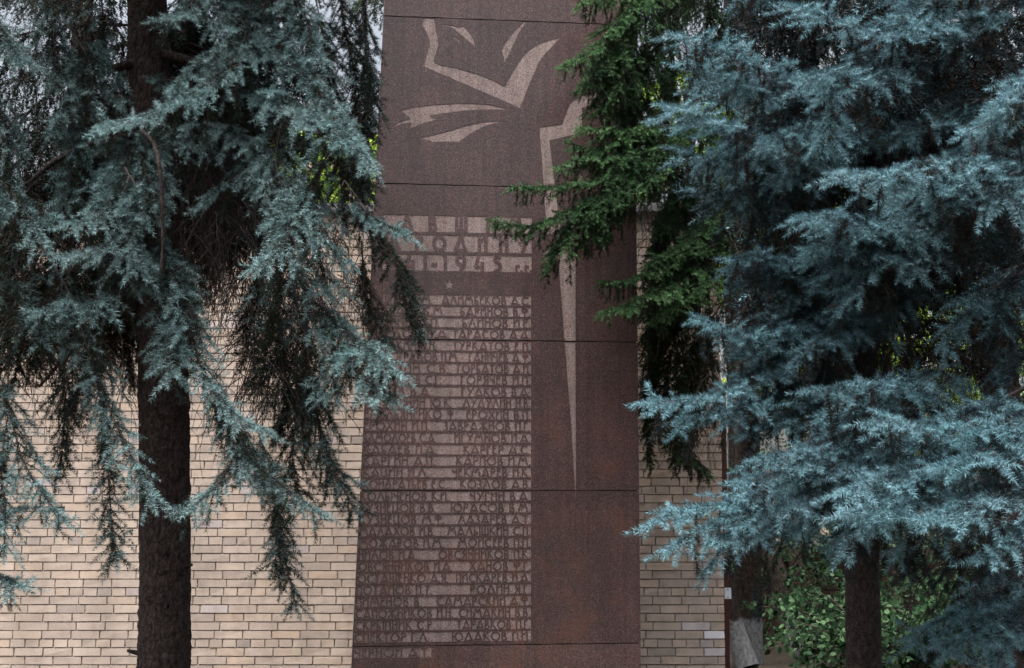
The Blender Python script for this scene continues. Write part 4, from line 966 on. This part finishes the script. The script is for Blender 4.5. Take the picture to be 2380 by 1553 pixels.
# ------------------------------------------------------------------ broadleaf growth
def leaf_tmpl(L, W):
    return np.array([(0,0,0),(W*.5,0,L*.3),(W*.42,.06*L,L*.65),(0,.1*L,L),(-W*.42,.06*L,L*.65),(-W*.5,0,L*.3)])
def leafy(name, root, stems, leaf, mn, mtw, rng, per, tint=(.0, 1.0), spread=.05):
    """stems: list of polylines; leaves sit alternately along them"""
    S_ = []; D_ = []; 
    for ln, r in stems:
        if len(ln) < 3 or r[0] > .02: continue
        tg = np.gradient(ln, axis=0)
        for i in range(1, len(ln)):
            for _ in range(per):
                q = ln[i] + rng.normal(size=3) * spread * .4; S_.append(q); dd = unit(unit(tg[i]) * .4 + rng.normal(size=3) * .7 + np.array([0, -.15, .12])); D_.append(dd)
    S_ = np.array(S_); D_ = np.array(D_); n = len(S_)
    up = np.array([0, -.25, 1.0]) + rng.normal(size=(n, 3)) * .45
    X = np.cross(D_, up); X /= np.linalg.norm(X, axis=1, keepdims=True); Y = np.cross(D_, X)
    M = np.stack([X, Y, D_], 2); sc_ = rng.uniform(.6, 1.15, n)
    V = (np.einsum('nij,vj->nvi', M, leaf) * sc_[:, None, None] + S_[:, None]).reshape(-1, 3)
    k_ = len(leaf); F = np.arange(n * k_).reshape(-1, k_)
    t = np.repeat(rng.uniform(*tint, n), k_)
    if root is None: return n
    lo = np.array(root.location)
    mesh_np(name, V - lo, [F], mn, root, t)
    v, f = tubes(stems, 4); mesh_np('stems', v - lo, [f], mtw, root)
    return n
def shrub(loc, h, r, nst, rng, label, leaf, mn, per, twl=.35, lean=(0, 0), group=None, nm='leafy_shrub', ntw=9):
    root = empty(nm, loc, label=label, cat='shrub', group='leafy shrubs in the yard beyond the wall'); st = []
    for _ in range(nst):
        a = rng.uniform(0, 6.28); d = unit(np.array([math.cos(a) * .45 + lean[0], math.sin(a) * .45 + lean[1], 1.0])); p = np.array(loc) + np.array([math.cos(a), math.sin(a), 0]) * .08
        H = h * rng.uniform(.6, 1.05); k_ = 14; pts = [p.copy()]
        for j in range(k_):
            d = unit(d + np.array([math.cos(a) * r / h * .12, math.sin(a) * r / h * .12, -.05]) + rng.normal(size=3) * .06); p = p + d * H / k_; pts.append(p.copy())
            if j > 2:
                for _k in range(max(1, ntw // 5)):
                    e = unit(d * .5 + rng.normal(size=3) * .7 + np.array([0, -.2, 0])); q = p.copy(); pp = [q.copy()]
                    for _m in range(7): e = unit(e + DOWN * .07 + rng.normal(size=3) * .12); q = q + e * twl * rng.uniform(.7, 1.1) / 7; pp.append(q.copy())
                    st.append((np.array(pp), np.linspace(.003, .0012, 8)))
        st.append((np.array(pts), np.linspace(.009, .003, len(pts))))
    n = leafy('leaves', root, st, leaf, mn, M_TWIGP, rng, per)
    return root, st
r1 = np.random.default_rng(71); LS = leaf_tmpl(.066, .040)
g0 = P(2035, 1520, 12.6); shrub((g0.x + .12, 12.3, 0), 1.35, .6, 22, r1, 'green leafy shrub reaching out left of the right spruce trunk', LS, M_LEAF, 2, lean=(-.24, -.05), twl=.28)
shrub((P(2130, 1500, 12.8).x, 12.8, 0), 1.5, .9, 22, r1, 'small-leaved shrub growing right of the right spruce trunk', LS, M_LEAF, 2)
shrub((P(2300, 1500, 13.6).x, 13.6, 0), 1.5, .9, 16, r1, 'low shrub half hidden at the lower right corner', LS, M_LEAF, 2)
# tall shrub with red berries seen between the boughs
rr_, st = shrub((P(1760, 1500, 15.2).x, 15.2, 0), 2.7, .8, 20, r1, 'dark green berry shrub behind the end of the wall', LS, M_LEAF, 2)
M_BERRY = simple('red_berries', (.35, .02, .02), .4, 10, .1, 0)
ico = bmesh.new(); bmesh.ops.create_icosphere(ico, subdivisions=1, radius=.008); bme = bpy.data.meshes.new('berry'); ico.to_mesh(bme); bme.materials.append(M_BERRY)
for _ in range(40):
    ln = st[r1.integers(len(st))][0]; q = ln[-2] + r1.normal(size=3) * .02 - np.array(rr_.location); o = link(bpy.data.objects.new('berry', bme), rr_); o.location = q
shrub((P(2080, 1500, 16.5).x, 16.5, 0), 3.6, 1.2, 26, r1, 'tall leafy shrub seen through the right spruce', leaf_tmpl(.06, .04), M_LEAF, 2, twl=.5)
shrub((P(2330, 1500, 17).x, 17.0, 0), 3.6, 1.2, 24, r1, 'tall leafy shrub behind the boughs at the right edge', leaf_tmpl(.06, .04), M_LEAF, 2, twl=.5)

def broadleaf(px, d, h, R_, z0, rng, label, group='leafy trees beyond the wall', n=420, leaf=leaf_tmpl(.11, .07)):
    b0 = P(px, 1140, d); root = empty('broadleaf_tree', (b0.x, d, 0), label=label, cat='tree', group=group)
    trunk_mesh([(b0.x, d, -.03), (b0.x + .05, d, h * .35), (b0.x - .05, d + .05, h * .7), (b0.x, d, h * .95)], [.17, .13, .09, .03], root, M_BARKB, sides=32, seed=px)
    st = []; br = []
    for i in range(n):
        a = rng.uniform(0, 6.28); u = rng.random(); z = z0 + (h - z0) * u; rr2 = R_ * math.sqrt(rng.random()) * math.sin(math.pi * min(.98, .12 + .85 * u)) ** .5
        q = np.array([b0.x + math.cos(a) * rr2, d + math.sin(a) * rr2, z + noise.noise(Vector((a, z, 3))) * .5]); e = unit(np.array([math.cos(a), math.sin(a), .2]) + rng.normal(size=3) * .4); pp = [q.copy()]
        for _m in range(8): e = unit(e + DOWN * .06 + rng.normal(size=3) * .15); q = q + e * .075; pp.append(q.copy())
        st.append((np.array(pp), np.linspace(.006, .002, 9)))
        if i % 9 == 0: br.append((np.array([(b0.x, d, max(z0 * .6, z - .9)), ((b0.x + pp[0][0]) / 2, (d + pp[0][1]) / 2, z - .25), tuple(pp[0])]), np.array([.045, .03, .012])))
    leafy('crown', root, st, leaf, M_LEAFB, M_TWIG, rng, 5, tint=(.3, 1))
    v, f = tubes([(smooth_line(b_[0], .15)[0], np.linspace(.045, .01, len(smooth_line(b_[0], .15)[0]))) for b_ in br], 6); mesh_np('limbs', v - np.array(root.location), [f], M_BARKB, root)
r2 = np.random.default_rng(81)
broadleaf(790, 19, 6.2, 2.6, 3.4, r2, 'bright green leafy tree showing between the left spruce and the memorial', n=520)
broadleaf(1530, 18, 7.0, 1.7, 4.2, r2, 'bright green leafy tree glimpsed just right of the memorial top', n=300)
broadleaf(2060, 21, 7.5, 2.6, 3.0, r2, 'sunlit leafy tree far behind the right spruce', n=380)
broadleaf(2360, 24, 6.0, 2.4, 2.2, r2, 'leafy tree far behind at the right picture edge', n=300)

# pale brick house far behind on the left: a sliver of its wall shows among the needles
hb = P(800, 1140, 42); house = empty('brick_house', (hb.x, 42, 0), label='pale pinkish house far behind the wall, glimpsed through the left spruce', cat='house')
M_HOUSE = simple('pinkish_house_brick', (.40, .29, .24), .9, 3, .12, .1)
def grid_house():
    b = MB(); W = 2.9; wins = [(-1.7, 6.2), (0.3, 6.2), (-1.7, 9.0), (0.3, 9.0)]; zs = sorted({0, 12.5} | {z for _, z in wins} | {z + 1.5 for _, z in wins}); xs_ = sorted({-W, 1.9} | {x for x, _ in wins} | {x + 1.1 for x, _ in wins})
    for i in range(len(xs_) - 1):
        for j in range(len(zs) - 1):
            if any(abs(xs_[i] - x) < .01 and abs(zs[j] - z) < .01 for x, z in wins): continue
            b.box(xs_[i], xs_[i+1], 0, .4, zs[j], zs[j+1])
    b.build('wall', M_HOUSE, house)
    gl, tg_, gb = mat('window_glass'); gb.inputs['Base Color'].default_value = (.04, .05, .06, 1); gb.inputs['Roughness'].default_value = .08
    mw = simple('white_window_frame', (.7, .7, .68), .6)
    for x, z in wins:
        f = MB(); f.box(x, x+.07, .1, .18, z, z+1.5); f.box(x+1.03, x+1.1, .1, .18, z, z+1.5); f.box(x+.07, x+1.03, .1, .18, z, z+.07); f.box(x+.07, x+1.03, .1, .18, z+1.43, z+1.5); f.box(x+.52, x+.58, .1, .18, z+.07, z+1.43)
        fo = f.build('window', mw, house); g_ = MB(); g_.box(x+.07, x+1.03, .13, .15, z+.07, z+1.43); g_.build('pane', gl, fo)
    r_ = MB(); r_.box(-W - .3, 2.2, -.3, 6, 12.5, 12.75); r_.build('roof', M_COPE, house)
grid_house()

# ------------------------------------------------------------------ dark yard beyond the wall's end
x0, x1 = P(1560, 1300, 16).x, P(2900, 1300, 16).x
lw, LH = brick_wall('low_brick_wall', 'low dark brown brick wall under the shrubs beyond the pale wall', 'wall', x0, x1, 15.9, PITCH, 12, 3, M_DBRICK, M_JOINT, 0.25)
tb_ = MB(); tb_.box(x0, x1, -.05, .30, LH, LH + .10); tb_.build('coping_beam', M_TIMBER, lw)
def leaner(pts, rads, m, label, seed):
    q0 = P(*pts[0]); q0.z = 0 if pts[0][1] > 1500 else q0.z
    root = empty('leaning_trunk', (q0.x, q0.y, 0), label=label, cat='tree trunk', group='leaning trunks in the dark yard')
    pp = [P(*q) for q in pts]
    if pts[0][1] > 1500: pp[0].z = -.02
    trunk_mesh(pp, rads, root, m, sides=32, amp=.004, seed=seed)
leaner([(1866,1545,14.0),(1840,1470,14.1),(1800,1340,14.3),(1765,1240,14.5),(1730,1100,14.7),(1700,900,14.9)], [.075,.068,.06,.055,.05,.035], M_BARKW2, 'slim leaning trunk with limewashed foot, left of the right spruce', 3)
leaner([(1880,1520,14.8),(1830,1380,15.0),(1790,1260,15.2),(1760,1150,15.4),(1700,950,15.6)], [.07,.065,.06,.05,.03], M_BARKL, 'second slim leaning trunk, just right of the limewashed one', 4)
leaner([(1940,1525,15.2),(1890,1410,15.3),(1855,1330,15.4),(1830,1230,15.5),(1790,1050,15.6)], [.085,.08,.075,.06,.04], M_BARKL, 'dark leaning trunk deepest in the yard, rightmost of the leaning trunks', 5)
leaner([(1738,1553,13.5),(1712,1480,13.6),(1690,1400,13.65),(1676,1300,13.7),(1668,1150,13.7)], [.11,.10,.09,.075,.05], M_BARKW, 'limewashed crooked trunk leaning against the green spruce at the wall corner', 6)
# pale stones at the shrub's foot
rs_ = random.Random(4)
for px, w_, lb in ((2150, .07, 'small upright pale stone right of the spruce trunk'), (2345, .09, 'pale stone at the bottom right corner')):
    q = P(px, 1560, 12.0 if px < 2000 else 11.6); bmx = bmesh.new(); bmesh.ops.create_icosphere(bmx, subdivisions=3, radius=w_)
    for v in bmx.verts: v.co *= 1 + .35 * noise.noise(v.co * 14 + Vector((px, 0, 0))); v.co.z *= 1.3
    me = bpy.data.meshes.new('stone'); bmx.to_mesh(me); me.materials.append(simple('pale_stone', (.40, .38, .36), .9, 25, .3, .5)); o = link(bpy.data.objects.new('stone', me)); o.location = (q.x, q.y, .05 + w_ * .4)
    tag(o, lb, 'stone', 'pale stones under the shrubs')
